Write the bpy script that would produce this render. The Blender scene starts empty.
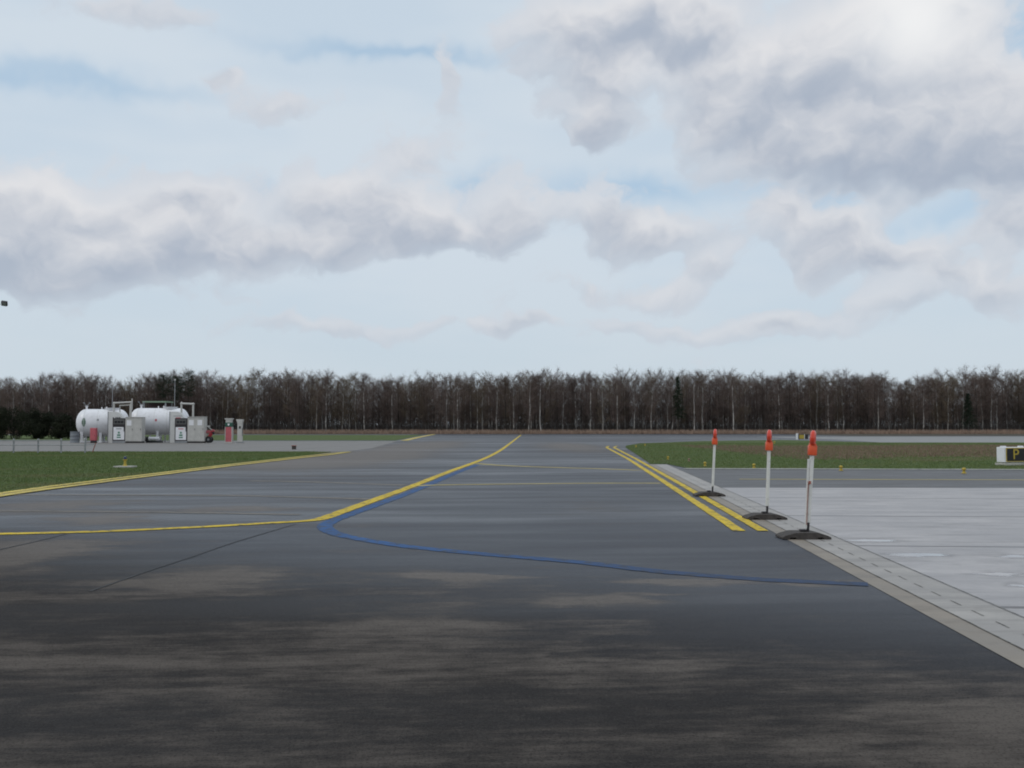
import bpy, bmesh, math, random
import numpy as np
from mathutils import Vector, Matrix
random.seed(7); rng = np.random.default_rng(7)
R = math.radians
S = bpy.context.scene
col = S.collection
# ------------------------------------------------------------------ camera
H = 1.6; F = 1000.0; TH = math.atan(0.043)
cam_d = bpy.data.cameras.new('camera'); cam = bpy.data.objects.new('camera', cam_d); col.objects.link(cam)
cam_d.sensor_width = 36; cam_d.lens = F/1024*36; cam_d.clip_start = .1; cam_d.clip_end = 20000
cam.location = (0, 0, H); cam.rotation_euler = (math.pi/2+TH, 0, 0); S.camera = cam
def ray(px, py):
    u = px-512; v = 384-py; c, s = math.cos(TH), math.sin(TH)
    return Vector((u, F*c-v*s, F*s+v*c)).normalized()
def G(px, py, z=0.0):
    d = ray(px, py); t = (z-H)/d.z
    return Vector((d.x*t, d.y*t, z))
def atD(px, D, z=0.0):          # ground point under image column px at distance D
    return Vector(((px-512)/F*D, D, z))
def hz(py, D): return H + (427-py)/F*D   # height that shows at row py at distance D
# ------------------------------------------------------------------ helpers
def tag(o, label=None, cat=None, group=None, kind=None):
    if label: o['label'] = label
    if cat: o['category'] = cat
    if group: o['group'] = group
    if kind: o['kind'] = kind
    return o
def empty(name, loc, rz=0):
    o = bpy.data.objects.new(name, None); col.objects.link(o)
    o.location = loc; o.rotation_euler = (0, 0, rz); o.empty_display_size = .2
    return o
def link(name, me, mat, parent=None, smooth=False):
    o = bpy.data.objects.new(name, me); col.objects.link(o)
    if mat and not me.materials: me.materials.append(mat)
    if parent: o.parent = parent
    return o
def soup(name, tris, mat, parent=None):
    t = np.asarray(tris, dtype=np.float32).reshape(-1, 3, 3); n = len(t)
    me = bpy.data.meshes.new(name)
    me.vertices.add(n*3); me.vertices.foreach_set('co', t.reshape(-1))
    me.loops.add(n*3); me.loops.foreach_set('vertex_index', np.arange(n*3, dtype=np.int32))
    me.polygons.add(n); me.polygons.foreach_set('loop_start', np.arange(0, n*3, 3, dtype=np.int32))
    try: me.polygons.foreach_set('loop_total', np.full(n, 3, dtype=np.int32))
    except Exception: pass
    me.update(calc_edges=True); me.materials.append(mat)
    if parent == 'mesh': return me
    return link(name, me, None, parent)
class MB:
    def __init__(s): s.bm = bmesh.new()
    def box(s, c, d, rz=0, bevel=0, rot=None, seg=2):
        r = bmesh.ops.create_cube(s.bm, size=1); vs = r['verts']
        bmesh.ops.scale(s.bm, vec=d, verts=vs)
        if bevel:
            es = list({e for v in vs for e in v.link_edges})
            rr = bmesh.ops.bevel(s.bm, geom=es, offset=bevel, segments=seg, affect='EDGES', profile=.5)
            vs = list({v for v in rr['verts']} | {v for v in vs if v.is_valid})
        m = Matrix.Translation(c) @ (rot.to_4x4() if rot else Matrix.Rotation(rz, 4, 'Z'))
        bmesh.ops.transform(s.bm, matrix=m, verts=vs); return s
    def tube(s, p0, p1, r0, r1=None, n=12):
        p0 = Vector(p0); p1 = Vector(p1); r1 = r0 if r1 is None else r1; d = p1-p0
        r = bmesh.ops.create_cone(s.bm, cap_ends=True, segments=n, radius1=r0, radius2=max(r1, 1e-4), depth=d.length)
        q = d.to_track_quat('Z', 'Y').to_matrix().to_4x4()
        bmesh.ops.transform(s.bm, matrix=Matrix.Translation((p0+p1)/2) @ q, verts=r['verts']); return s
    def lathe(s, prof, axis='Z', n=32, c=(0, 0, 0), m=None):
        rings = []
        for (r, z) in prof:
            if r < 1e-5: rings.append([s.bm.verts.new((0, 0, z))])
            else: rings.append([s.bm.verts.new((r*math.cos(2*math.pi*k/n), r*math.sin(2*math.pi*k/n), z)) for k in range(n)])
        for a, b in zip(rings, rings[1:]):
            for k in range(n):
                k2 = (k+1) % n
                if len(a) == 1 and len(b) == 1: continue
                if len(a) == 1: s.bm.faces.new((a[0], b[k2], b[k]))
                elif len(b) == 1: s.bm.faces.new((a[k], a[k2], b[0]))
                else: s.bm.faces.new((a[k], a[k2], b[k2], b[k]))
        vs = [v for r in rings for v in r]
        M = Matrix.Identity(4)
        if axis == 'X': M = Matrix.Rotation(math.pi/2, 4, 'Y')
        if axis == 'Y': M = Matrix.Rotation(-math.pi/2, 4, 'X')
        if m is not None: M = m
        bmesh.ops.transform(s.bm, matrix=Matrix.Translation(c) @ M, verts=vs); return s
    def poly(s, pts):
        s.bm.faces.new([s.bm.verts.new(p) for p in pts]); return s
    def prism(s, pts, off):
        a = [s.bm.verts.new(p) for p in pts]; b = [s.bm.verts.new(Vector(p)+Vector(off)) for p in pts]; n = len(pts)
        s.bm.faces.new(a[::-1]); s.bm.faces.new(b)
        for k in range(n): s.bm.faces.new((a[k], a[(k+1) % n], b[(k+1) % n], b[k]))
        return s
    def build(s, name, mat, parent=None, smooth=False, ang=35):
        bmesh.ops.recalc_face_normals(s.bm, faces=s.bm.faces)
        me = bpy.data.meshes.new(name)
        if smooth:
            for f in s.bm.faces: f.smooth = True
            for e in s.bm.edges:
                if len(e.link_faces) == 2 and e.calc_face_angle(0) > R(ang): e.smooth = False
        s.bm.to_mesh(me); s.bm.free(); me.materials.append(mat)
        return link(name, me, None, parent)
# ------------------------------------------------------------------ materials
def new_mat(name):
    m = bpy.data.materials.new(name); m.use_nodes = True; nt = m.node_tree
    return m, nt, nt.nodes['Principled BSDF']
class NB:   # little node builder
    def __init__(s, nt): s.nt = nt
    def n(s, t, **k):
        x = s.nt.nodes.new(t)
        for a, b in k.items(): setattr(x, a, b)
        return x
    def l(s, a, b): s.nt.links.new(a, b)
    def val(s, sock, v):
        if hasattr(v, 'links') or isinstance(v, bpy.types.NodeSocket): s.l(v, sock)
        else: sock.default_value = v
    def math(s, op, a, b=0.0, c=None, clamp=False):
        x = s.n('ShaderNodeMath', operation=op, use_clamp=clamp); s.val(x.inputs[0], a); s.val(x.inputs[1], b)
        if c is not None: s.val(x.inputs[2], c)
        return x.outputs[0]
    def vm(s, op, a, b=(0, 0, 0)):
        x = s.n('ShaderNodeVectorMath', operation=op); s.val(x.inputs[0], a); s.val(x.inputs[1], b)
        return x.outputs['Value'] if op in ('LENGTH', 'DOT_PRODUCT') else x.outputs[0]
    def noise(s, vec, scale, detail=5, rough=.55, dist=0.0):
        x = s.n('ShaderNodeTexNoise'); s.l(vec, x.inputs['Vector']); x.inputs['Scale'].default_value = scale
        x.inputs['Detail'].default_value = detail; x.inputs['Roughness'].default_value = rough; x.inputs['Distortion'].default_value = dist
        return x.outputs['Fac']
    def ss(s, v, a, b, lo=0.0, hi=1.0):
        x = s.n('ShaderNodeMapRange', interpolation_type='SMOOTHSTEP'); s.val(x.inputs['Value'], v)
        x.inputs['From Min'].default_value = a; x.inputs['From Max'].default_value = b
        x.inputs['To Min'].default_value = lo; x.inputs['To Max'].default_value = hi
        return x.outputs[0]
    def mix(s, f, a, b, mode='MIX'):
        x = s.n('ShaderNodeMix', data_type='RGBA', blend_type=mode)
        s.val(x.inputs[0], f)
        for sk, v in ((x.inputs[6], a), (x.inputs[7], b)):
            if isinstance(v, (tuple, list)): sk.default_value = (*v[:3], 1)
            else: s.l(v, sk)
        return x.outputs[2]
    def bump(s, h, strength, dist):
        x = s.n('ShaderNodeBump'); x.inputs['Strength'].default_value = strength; x.inputs['Distance'].default_value = dist
        s.l(h, x.inputs['Height']); return x.outputs[0]
def mat(name, c, rough=.6, var=.15, scale=3.0, metal=0, dirt=None, bump=0, spec=.5):
    m, nt, p = new_mat(name); b = NB(nt)
    tc = b.n('ShaderNodeTexCoord').outputs['Object']
    n1 = b.noise(tc, scale, 6, .6)
    dark = tuple(x*(1-var) for x in c); lite = tuple(min(1, x*(1+var)) for x in c)
    cc = b.mix(b.ss(n1, .3, .7), dark, lite)
    if dirt:
        n2 = b.noise(tc, scale*2.7, 8, .7)
        cc = b.mix(b.ss(n2, .52, .75, 0, .7), cc, dirt)
    b.l(cc, p.inputs['Base Color']); p.inputs['Metallic'].default_value = metal
    b.val(p.inputs['Roughness'], b.ss(n1, .2, .8, max(0, rough-.08), min(1, rough+.1)))
    p.inputs['Specular IOR Level'].default_value = spec
    if bump: b.l(b.bump(b.noise(tc, scale*12, 4), bump, .01), p.inputs['Normal'])
    return m
M = {}
M['white'] = mat('white_enamel', (.80, .80, .82), .35, .05, 1.2, dirt=(.52, .51, .49))
M['cream'] = mat('pale_steel_sheet', (.50, .49, .46), .45, .08, 2.0, dirt=(.42, .41, .38))
M['offwhite'] = mat('off_white_sheet', (.64, .64, .62), .45, .06, 2.0, dirt=(.50, .49, .46))
M['greymetal'] = mat('grey_steel', (.25, .26, .27), .5, .12, 3, metal=.2)
M['postgrey'] = mat('dull_fence_steel', (.11, .11, .105), .7, .2, 4)
M['galv'] = mat('galvanised_steel', (.30, .31, .32), .5, .15, 4, metal=.4)
M['dark'] = mat('dark_grey_frame', (.022, .018, .02), .45, .15, 3)
M['black'] = mat('black_panel', (.012, .012, .014), .35, .1, 3)
M['rubber'] = mat('recycled_rubber', (.058, .050, .045), .85, .3, 14, dirt=(.09, .08, .068), bump=.6)
M['polewhite'] = mat('white_pole_paint', (.66, .66, .62), .5, .07, 6, dirt=(.45, .42, .36))
M['red'] = mat('red_paint', (.42, .035, .045), .45, .12, 3)
M['faded_red'] = mat('faded_red_paint', (.50, .11, .13), .55, .12, 3)
M['green'] = mat('dark_green_paint', (.02, .09, .06), .5, .15, 3)
M['palegreen'] = mat('pale_green_paint', (.20, .28, .20), .6, .12, 3)
M['yellow'] = mat('yellow_paint', (.46, .34, .045), .5, .12, 8)
M['rust'] = mat('rusty_red_stripe', (.30, .10, .07), .6, .3, 20)
M['concrete_pad'] = mat('marker_pad_concrete', (.42, .41, .37), .85, .15, 6, bump=.4)
M['glass_blue'] = mat('dark_blue_glass', (.015, .03, .09), .15, .1, 3)
M['drum'] = mat('bluish_grey_drum', (.20, .22, .24), .5, .15, 4, dirt=(.12, .12, .12))
# orange lens plastic
m, nt, p = new_mat('orange_plastic'); b = NB(nt); tc = b.n('ShaderNodeTexCoord').outputs['Object']
b.l(b.mix(b.noise(tc, 30, 4), (.62, .065, .02), (.80, .12, .03)), p.inputs['Base Color']); p.inputs['Roughness'].default_value = .35
M['orange'] = m
m, nt, p = new_mat('red_orange_lens'); b = NB(nt); tc = b.n('ShaderNodeTexCoord').outputs['Object']
b.l(b.mix(b.noise(tc, 40, 4), (.50, .03, .02), (.74, .08, .035)), p.inputs['Base Color']); p.inputs['Roughness'].default_value = .2
M['lens'] = m
def bark(name, c1, c2, sc=2.0):
    m, nt, p = new_mat(name); b = NB(nt); tc = b.n('ShaderNodeTexCoord').outputs['Object']
    v = b.vm('MULTIPLY', tc, (1, 1, .6)); n = b.noise(v, sc, 4, .7)
    oi = b.n('ShaderNodeObjectInfo').outputs['Random']
    cc = b.mix(b.ss(n, .4, .62), c1, c2)
    cc = b.mix(b.math('MULTIPLY', oi, .35), cc, tuple(x*.6 for x in c2))
    b.l(cc, p.inputs['Base Color']); p.inputs['Roughness'].default_value = .9; p.inputs['Specular IOR Level'].default_value = .2
    return m
M['birch'] = bark('birch_bark', (.12, .11, .10), (.52, .49, .45))
M['birch_white'] = bark('white_birch_bark', (.30, .28, .26), (.72, .69, .64), 1.2)
M['bark'] = bark('brown_bark', (.035, .030, .026), (.10, .085, .072))
def twig(name, ca, cb):
    m, nt, p = new_mat(name); b = NB(nt)
    oi = b.n('ShaderNodeObjectInfo').outputs['Random']; pos = b.n('ShaderNodeNewGeometry').outputs['Position']
    f = b.math('ADD', b.math('MULTIPLY', oi, .5), b.math('MULTIPLY', b.noise(pos, .16, 3), .6), clamp=True)
    b.l(b.mix(f, ca, cb), p.inputs['Base Color']); p.inputs['Roughness'].default_value = .9; p.inputs['Specular IOR Level'].default_value = .15
    return m
M['twig'] = twig('bare_twigs', (.112, .087, .080), (.178, .136, .116))
M['twig2'] = twig('olive_brown_twigs', (.115, .09, .065), (.18, .14, .10))
M['brush'] = twig('dark_undergrowth', (.055, .047, .044), (.09, .074, .066))
M['needle'] = twig('dark_green_needles', (.012, .022, .015), (.03, .045, .024))
M['hedge'] = twig('dark_evergreen_leaves', (.014, .020, .012), (.032, .034, .020))
M['reed'] = twig('dead_tall_grass', (.24, .17, .13), (.40, .29, .22))
def paint(name, c, wear=.55, under=(.035, .036, .040), fade=False):
    m, nt, p = new_mat(name); b = NB(nt)
    pos = b.n('ShaderNodeNewGeometry').outputs['Position']
    n = b.noise(b.vm('MULTIPLY', pos, (1, 1, 1)), 6, 8, .75); n2 = b.noise(pos, .7, 4)
    cc = b.mix(b.ss(n2, .3, .7), tuple(x*.8 for x in c), c)
    cc = b.mix(b.ss(n, wear, wear+.12, 0, .85), cc, under)
    if fade:
        q = b.n('ShaderNodeSeparateXYZ'); b.l(pos, q.inputs[0]); cc = b.mix(b.ss(b.math('MULTIPLY_ADD', n2, 1.5, q.outputs[0]), -1.5, 4.2, 0, .72), cc, (.022, .030, .050))
    b.l(cc, p.inputs['Base Color']); p.inputs['Roughness'].default_value = .6; p.inputs['Specular IOR Level'].default_value = .22
    b.l(b.bump(b.noise(pos, 130, 3), .4, .004), p.inputs['Normal'])
    return m
M['line_yellow'] = paint('yellow_line_paint', (.68, .48, .012), .50)
M['line_yellow2'] = paint('worn_edge_line_paint', (.60, .47, .10), .50, (.14, .12, .08))
M['line_faint'] = paint('faint_line_paint', (.42, .34, .12), .56)
M['line_blue'] = paint('blue_line_paint', (.006, .080, .25), .47, fade=True)
M['line_white'] = paint('pale_edge_line_paint', (.40, .40, .36), .5)
M['joint'] = paint('sand_filled_joint', (.19, .17, .145), .52)
M['tar'] = paint('tar_seam', (.020, .020, .023), .38, (.028, .028, .030))

def gauss(b, pos, cx, cy, sx, sy, amp, soft=None):
    v = b.vm('MULTIPLY', b.vm('SUBTRACT', pos, (cx, cy, 0)), (1/sx, 1/sy, 0))
    d = b.vm('DOT_PRODUCT', v, v)
    return b.math('MULTIPLY', b.math('EXPONENT', b.math('MULTIPLY', d, -1.0)), amp)
def sumup(b, xs):
    r = xs[0]
    for x in xs[1:]: r = b.math('ADD', r, x)
    return r
# --- asphalt: damp dark surface, drier brownish patches; sky sheen painted in as blue tint
m, nt, p = new_mat('damp_asphalt'); b = NB(nt); M['asphalt'] = m
pos = b.n('ShaderNodeNewGeometry').outputs['Position']
wv = b.noise(b.vm('MULTIPLY', pos, (.7, 1.1, 0)), 1.0, 5, .65)
cm = b.n('ShaderNodeCombineXYZ'); b.l(b.math('MULTIPLY', b.math('SUBTRACT', wv, .5), 1.6), cm.inputs[1]); b.l(b.math('MULTIPLY', b.math('SUBTRACT', wv, .5), 3.0), cm.inputs[0])
pw = b.vm('ADD', pos, cm.outputs[0])
rotn = b.n('ShaderNodeVectorRotate', rotation_type='Z_AXIS'); b.l(pos, rotn.inputs['Vector']); rotn.inputs['Angle'].default_value = R(-4)
pr = rotn.outputs[0]
sA = b.noise(b.vm('MULTIPLY', pr, (.16, .95, 1)), 1.0, 7, .62)
sB = b.noise(b.vm('MULTIPLY', pr, (.6, 4.2, 1)), 1.0, 6, .65)
sC = b.noise(b.vm('MULTIPLY', pr, (.035, .12, 1)), 1.0, 4, .5)
sD = b.noise(b.vm('MULTIPLY', pos, (1, 1, 1)), 2.2, 6, .7)
sE = b.noise(b.vm('MULTIPLY', pr, (1.5, 6.5, 1)), 1.0, 9, .78)
ysep = b.n('ShaderNodeSeparateXYZ'); b.l(pos, ysep.inputs[0])
patches = []
def patch(x0, x1, y0, y1, amp):
    a = G((x0+x1)/2, (y0+y1)/2); t = G((x0+x1)/2, y0); bo = G((x0+x1)/2, y1)
    sx = (x1-x0)/2/F*a.y; sy = (t.y-bo.y)/2
    patches.append(gauss(b, pw, a.x, a.y, sx, max(sy, .08), amp))
for q in [(380, 495, 573, 583, .5), (540, 680, 595, 607, .45), (640, 760, 577, 585, .4), (800, 870, 579, 585, .35),
          (330, 500, 598, 662, .30), (560, 640, 625, 680, .22), (-80, 70, 540, 575, .33), (140, 275, 568, 592, .36),
          (-100, 340, 655, 672, .26), (-60, 330, 688, 712, .22), (820, 1100, 690, 740, .38), (850, 1100, 725, 800, .3),
          (200, 340, 705, 735, .2), (500, 800, 650, 690, .14), (60, 150, 513, 524, .3), (250, 400, 452, 466, .35), (-100, 200, 740, 768, .15),
          (180, 300, 505, 512, .3), (0, 120, 498, 512, .22), (380, 460, 440, 452, .3), (560, 640, 500, 516, .12), (540, 600, 442, 450, .25)]:
    patch(*q)
neg = []
def wet(x0, x1, y0, y1, amp):
    a = G((x0+x1)/2, (y0+y1)/2); t = G((x0+x1)/2, y0); bo = G((x0+x1)/2, y1)
    neg.append(gauss(b, pw, a.x, a.y, (x1-x0)/2/F*a.y, (t.y-bo.y)/2, amp))
for q in [(400, 900, 480, 575, .22), (560, 1000, 585, 650, .26), (100, 320, 525, 570, .12), (420, 640, 455, 500, .15)]: wet(*q)
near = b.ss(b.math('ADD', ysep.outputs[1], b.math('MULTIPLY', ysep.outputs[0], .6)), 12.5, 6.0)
base = b.math('ADD', b.math('MULTIPLY_ADD', sA, .80, -.175), b.math('MULTIPLY', sB, .30))
base = b.math('ADD', base, b.math('MULTIPLY', sC, .25))
base = b.math('ADD', base, b.math('MULTIPLY', sumup(b, patches), b.ss(ysep.outputs[1], 7, 12, .8, 1.9)))
base = b.math('SUBTRACT', base, b.math('MULTIPLY', sumup(b, neg), .40))
base = b.math('ADD', base, b.math('MULTIPLY', near, .10))
base = b.math('ADD', base, b.math('MULTIPLY', b.math('SUBTRACT', sD, .5), .42))
base = b.math('ADD', base, b.math('MULTIPLY', b.math('SUBTRACT', sE, .5), .85))
dry = b.ss(base, .46, .92)
grain = b.noise(pos, 70, 3, .7); g2 = b.noise(pos, 11, 7, .8)
wetc = b.mix(b.ss(sA, .62, .42, 0, .5), (.036, .040, .052), (.012, .016, .026)); wetc = b.mix(near, wetc, (.030, .027, .026)) if True else b.mix(near, (.018, .0245, .042), (.025, .024, .026))  # bluish tint stands in for reflected sky, giving way to brown nearby
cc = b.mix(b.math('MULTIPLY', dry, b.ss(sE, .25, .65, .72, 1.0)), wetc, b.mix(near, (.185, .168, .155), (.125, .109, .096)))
cc = b.mix(b.ss(grain, .5, .3, 0, .6), cc, (.006, .006, .007)); cc = b.mix(b.ss(g2, .48, .8, 0, .35), cc, (.055, .052, .048))
cc = b.mix(b.ss(grain, .55, .75, 0, .35), cc, (.12, .115, .11))
b.l(cc, p.inputs['Base Color'])
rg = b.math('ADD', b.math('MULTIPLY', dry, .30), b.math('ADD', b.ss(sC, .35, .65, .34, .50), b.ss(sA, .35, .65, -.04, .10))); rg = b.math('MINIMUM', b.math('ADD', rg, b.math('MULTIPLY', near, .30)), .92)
b.val(p.inputs['Roughness'], rg)
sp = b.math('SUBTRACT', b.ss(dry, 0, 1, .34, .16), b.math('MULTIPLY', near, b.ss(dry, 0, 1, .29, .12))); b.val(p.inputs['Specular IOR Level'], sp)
hgt = b.math('ADD', b.math('MULTIPLY', grain, .7), b.math('MULTIPLY', g2, .3))
b.l(b.bump(hgt, .9, .012), p.inputs['Normal'])
# --- older, lighter service asphalt/concrete
def slab(name, c1, c2, joint=None, puddles=(), rough=.6):
    m, nt, p = new_mat(name); b = NB(nt)
    pos = b.n('ShaderNodeNewGeometry').outputs['Position']
    n1 = b.noise(b.vm('MULTIPLY', pos, (.45, 1.0, 1)), 1.0, 8, .72); n2 = b.noise(pos, 8, 6, .7); gr = b.noise(pos, 80, 2)
    cc = b.mix(b.ss(n1, .35, .68), c1, c2)
    n4 = b.noise(b.vm('MULTIPLY', pos, (.5, 2.2, 1)), 1.0, 8, .7)
    cc = b.mix(b.ss(n4, .46, .70, 0, .60), cc, tuple(x*.62 for x in c1)); cc = b.mix(b.ss(n2, .5, .8, 0, .35), cc, tuple(x*.55 for x in c1))
    rr = b.ss(n1, .3, .7, rough-.12, rough+.12)
    if joint:
        br = b.n('ShaderNodeTexBrick'); br.offset = 0; br.inputs['Scale'].default_value = 1
        rt = b.n('ShaderNodeVectorRotate', rotation_type='Z_AXIS'); b.l(pos, rt.inputs['Vector']); rt.inputs['Angle'].default_value = R(3.9)
        b.l(rt.outputs[0], br.inputs['Vector']); br.inputs['Brick Width'].default_value = joint[0]; br.inputs['Row Height'].default_value = joint[1]
        br.inputs['Mortar Size'].default_value = .07; br.inputs['Mortar Smooth'].default_value = .3
        cc = b.mix(b.math('MULTIPLY', br.outputs['Fac'], .75), cc, tuple(x*.3 for x in c1))
    if puddles:
        wv = b.noise(b.vm('MULTIPLY', pos, (.8, 3.5, 0)), 1.6, 6, .65)
        q = [gauss(b, pos, cx, cy, sx, sy, 1.0) for cx, cy, sx, sy in puddles]
        f = b.math('ADD', sumup(b, q), b.math('MULTIPLY', b.math('SUBTRACT', wv, .5), 2.6))
        damp = b.ss(f, .30, .8); pud = b.ss(f, .60, .80)
        cc = b.mix(b.math('MULTIPLY', damp, .6), cc, tuple(x*.4 for x in c1))
        x = b.n('ShaderNodeMix', data_type='FLOAT'); b.l(pud, x.inputs[0]); b.l(rr, x.inputs[2]); x.inputs[3].default_value = .03
        rr = x.outputs[0]
        sp = b.ss(pud, 0, 1, .4, .9); b.val(p.inputs['Specular IOR Level'], sp)
        hh = b.math('MULTIPLY', b.math('ADD', b.math('MULTIPLY', gr, .6), n2), b.math('SUBTRACT', 1.0, pud))
    else: hh = b.math('ADD', b.math('MULTIPLY', gr, .6), n2)
    b.l(cc, p.inputs['Base Color']); b.val(p.inputs['Roughness'], rr)
    b.l(b.bump(hh, .35, .006), p.inputs['Normal'])
    return m
def pud(x0, x1, y0, y1):
    a = G((x0+x1)/2, (y0+y1)/2); return (a.x, a.y, (x1-x0)/2/F*a.y*1.25, max((G(512, y0).y-G(512, y1).y)/2, .12)*1.9)
M['apron'] = slab('apron_concrete', (.31, .296, .298), (.45, .430, .426), (300, 4.6),
                  [pud(878, 952, 553.5, 557), pud(975, 1022, 573, 577), pud(838, 905, 540, 542), pud(1000, 1030, 555, 558), pud(1005, 1040, 584, 588)], .55)
M['kerb_tan'] = slab('tan_edge_concrete', (.21, .18, .145), (.29, .25, .205))
M['drain'] = slab('drain_concrete', (.28, .262, .245), (.40, .378, .352))
M['yard'] = slab('yard_concrete', (.145, .132, .12), (.205, .19, .172), (5, 5))
M['oldasph'] = slab('old_grey_asphalt', (.075, .075, .078), (.11, .108, .108))
M['runway'] = slab('runway_concrete', (.19, .19, .185), (.27, .265, .26))
# --- grass ground
m, nt, p = new_mat('short_grass_ground'); b = NB(nt); M['grass'] = m
pos = b.n('ShaderNodeNewGeometry').outputs['Position']
n1 = b.noise(b.vm('MULTIPLY', pos, (.12, .3, 1)), 1.0, 6, .65); n2 = b.noise(pos, 2.0, 7, .75); n3 = b.noise(pos, 25, 3, .7)
cc = b.mix(b.ss(n2, .3, .7), (.066, .100, .034), (.115, .152, .055))
cc = b.mix(b.ss(n1, .50, .72, 0, .6), cc, (.10, .085, .045))
# heath strip of dead brown grass between the taxiway and the runway
sx = b.n('ShaderNodeSeparateXYZ'); b.l(pos, sx.inputs[0])
yy = b.math('ADD', sx.outputs[1], b.math('MULTIPLY', b.math('SUBTRACT', b.noise(b.vm('MULTIPLY', pos, (.12, .25, 1)), 1, 5), .5), 22))
band = b.math('MULTIPLY', b.math('MULTIPLY', b.ss(yy, 47, 58), b.ss(yy, 92, 80)), b.ss(n1, .36, .52, .35, 1))
band = b.math('MULTIPLY', band, b.ss(sx.outputs[0], 11, 20))
cc = b.mix(b.math('MULTIPLY', band, .85), cc, b.mix(n2, (.15, .105, .08), (.24, .17, .13)))
cc = b.mix(b.ss(n3, .5, .8, 0, .4), cc, (.03, .035, .015))
b.l(cc, p.inputs['Base Color']); p.inputs['Roughness'].default_value = .95; p.inputs['Specular IOR Level'].default_value = .15
b.l(b.bump(b.math('ADD', n3, n2), .8, .05), p.inputs['Normal'])
def blade(name, ca, cb, cbrown):
    m, nt, p = new_mat(name); b = NB(nt)
    pos = b.n('ShaderNodeNewGeometry').outputs['Position']
    n = b.noise(pos, 9, 3, .7); n1 = b.noise(b.vm('MULTIPLY', pos, (.12, .3, 0)), 1.0, 6, .65)
    cc = b.mix(b.ss(n, .35, .65), ca, cb); cc = b.mix(b.ss(n1, .48, .7, 0, .55), cc, cbrown)
    b.l(cc, p.inputs['Base Color']); p.inputs['Roughness'].default_value = .8; p.inputs['Specular IOR Level'].default_value = .2
    return m
M['blade'] = blade('grass_blades', (.085, .132, .042), (.145, .192, .062), (.27, .22, .12))
M['brownblade'] = blade('dead_grass_blades', (.17, .12, .09), (.28, .20, .15), (.20, .15, .09))
m, nt, p = new_mat('forest_floor'); b = NB(nt); M['floor'] = m
pos = b.n('ShaderNodeNewGeometry').outputs['Position']; n1 = b.noise(pos, .3, 8, .7)
b.l(b.mix(n1, (.03, .03, .018), (.075, .058, .038)), p.inputs['Base Color']); p.inputs['Roughness'].default_value = .95
# ------------------------------------------------------------------ ground sheets
def sheet(name, pts, z, mt):
    mb = MB(); mb.poly([(x, y, z) for x, y in pts]); return tag(mb.build(name, mt), kind='structure')
def sub_sheet(name, x0, x1, y0, y1, z, mt): return sheet(name, [(x0, y0), (x1, y0), (x1, y1), (x0, y1)], z, mt)
sub_sheet('ground', -5000, 5000, -3000, 9000, 0, M['floor'])
DF = 229.0
sub_sheet('taxiway', -400, 400, -90, DF, .004, M['asphalt'])
def gp(l): return [tuple(G(x, y)[:2]) for x, y in l]
# right strip: edge line of the asphalt X = E0 + E1*D
E0, E1 = 2.93, .068
def edge(D, off=0): return (E0+E1*D+off, D)
D0, D1 = -30, G(648, 464.5).y
def strip(name, o0, o1, d0, d1, z, mt): return sheet(name, [edge(d0, o0), edge(d0, o1), edge(d1, o1), edge(d1, o0)], z, mt)
strip('drain_edging', 0, .23, D0, D1, .008, M['kerb_tan'])
strip('drain_channel', .236, .76, D0, D1, .008, M['drain'])
aT = 26.4
sheet('apron', [edge(D0, .765), (120, D0), (120, 25.2), edge(aT, .765)], .006, M['apron'])
# taxiway beyond the apron
sheet('side_taxiway', [edge(aT+.02, .765), (120, 25.22), (120, 30.6), edge(38.4, .765)], .0068, M['oldasph'])
M['jointgrey'] = paint('dirty_joint', (.06, .055, .05), .42, (.22, .21, .19))
# drain slots and joint lines
mb = MB(); d = 1.5
while d < 40:
    a = edge(d, .46); c = edge(d+.26, .46); mb.poly([(a[0], a[1], .0125), (a[0]+.011, a[1], .0125), (c[0]+.011, c[1], .0125), (c[0], c[1], .0125)]); d += .5
tag(mb.build('drain_slot', M['jointgrey']), kind='structure')
def crom(pts, n=10):
    P = [Vector(p) for p in pts]; P = [P[0]*2-P[1]]+P+[P[-1]*2-P[-2]]; out = []
    for i in range(1, len(P)-2):
        for k in range(n):
            t = k/n; a, b_, c, d_ = P[i-1], P[i], P[i+1], P[i+2]
            out.append(.5*((2*b_)+(c-a)*t+(2*a-5*b_+4*c-d_)*t*t+(3*b_-a-3*c+d_)*t**3))
    out.append(P[-2]); return out
def ribbon(name, pts, w, z, mt, smooth=False, jit=0.0):
    P = crom(pts) if smooth else [Vector(p) for p in pts]
    P = [Vector((p[0], p[1])) for p in P]
    if jit:     # break long runs up so that the paint's edge is a little uneven
        Q = []
        for a, c in zip(P, P[1:]):
            n = max(1, int((c-a).length/.35)); n = min(n, 120)
            Q += [a+(c-a)*k/n for k in range(n)]
        P = Q+[P[-1]]
    bm = bmesh.new(); L = []
    for i, p_ in enumerate(P):
        a = P[max(i-1, 0)]; c = P[min(i+1, len(P)-1)]; t = (c-a).normalized(); nn = Vector((-t.y, t.x))
        j1 = 1+random.uniform(-jit, jit); j2 = 1+random.uniform(-jit, jit)
        L.append((bm.verts.new((*(p_+nn*w/2*j1), z)), bm.verts.new((*(p_-nn*w/2*j2), z))))
    for a, c in zip(L, L[1:]): bm.faces.new((a[0], a[1], c[1], c[0]))
    bmesh.ops.recalc_face_normals(bm, faces=bm.faces)
    me = bpy.data.meshes.new(name); bm.to_mesh(me); bm.free(); me.materials.append(mt)
    for pl in me.polygons:
        if pl.normal.z < 0: pl.flip()
    return tag(link(name, me, None), kind='structure')
gg = lambda l: [G(x, y) for x, y in l]
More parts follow.
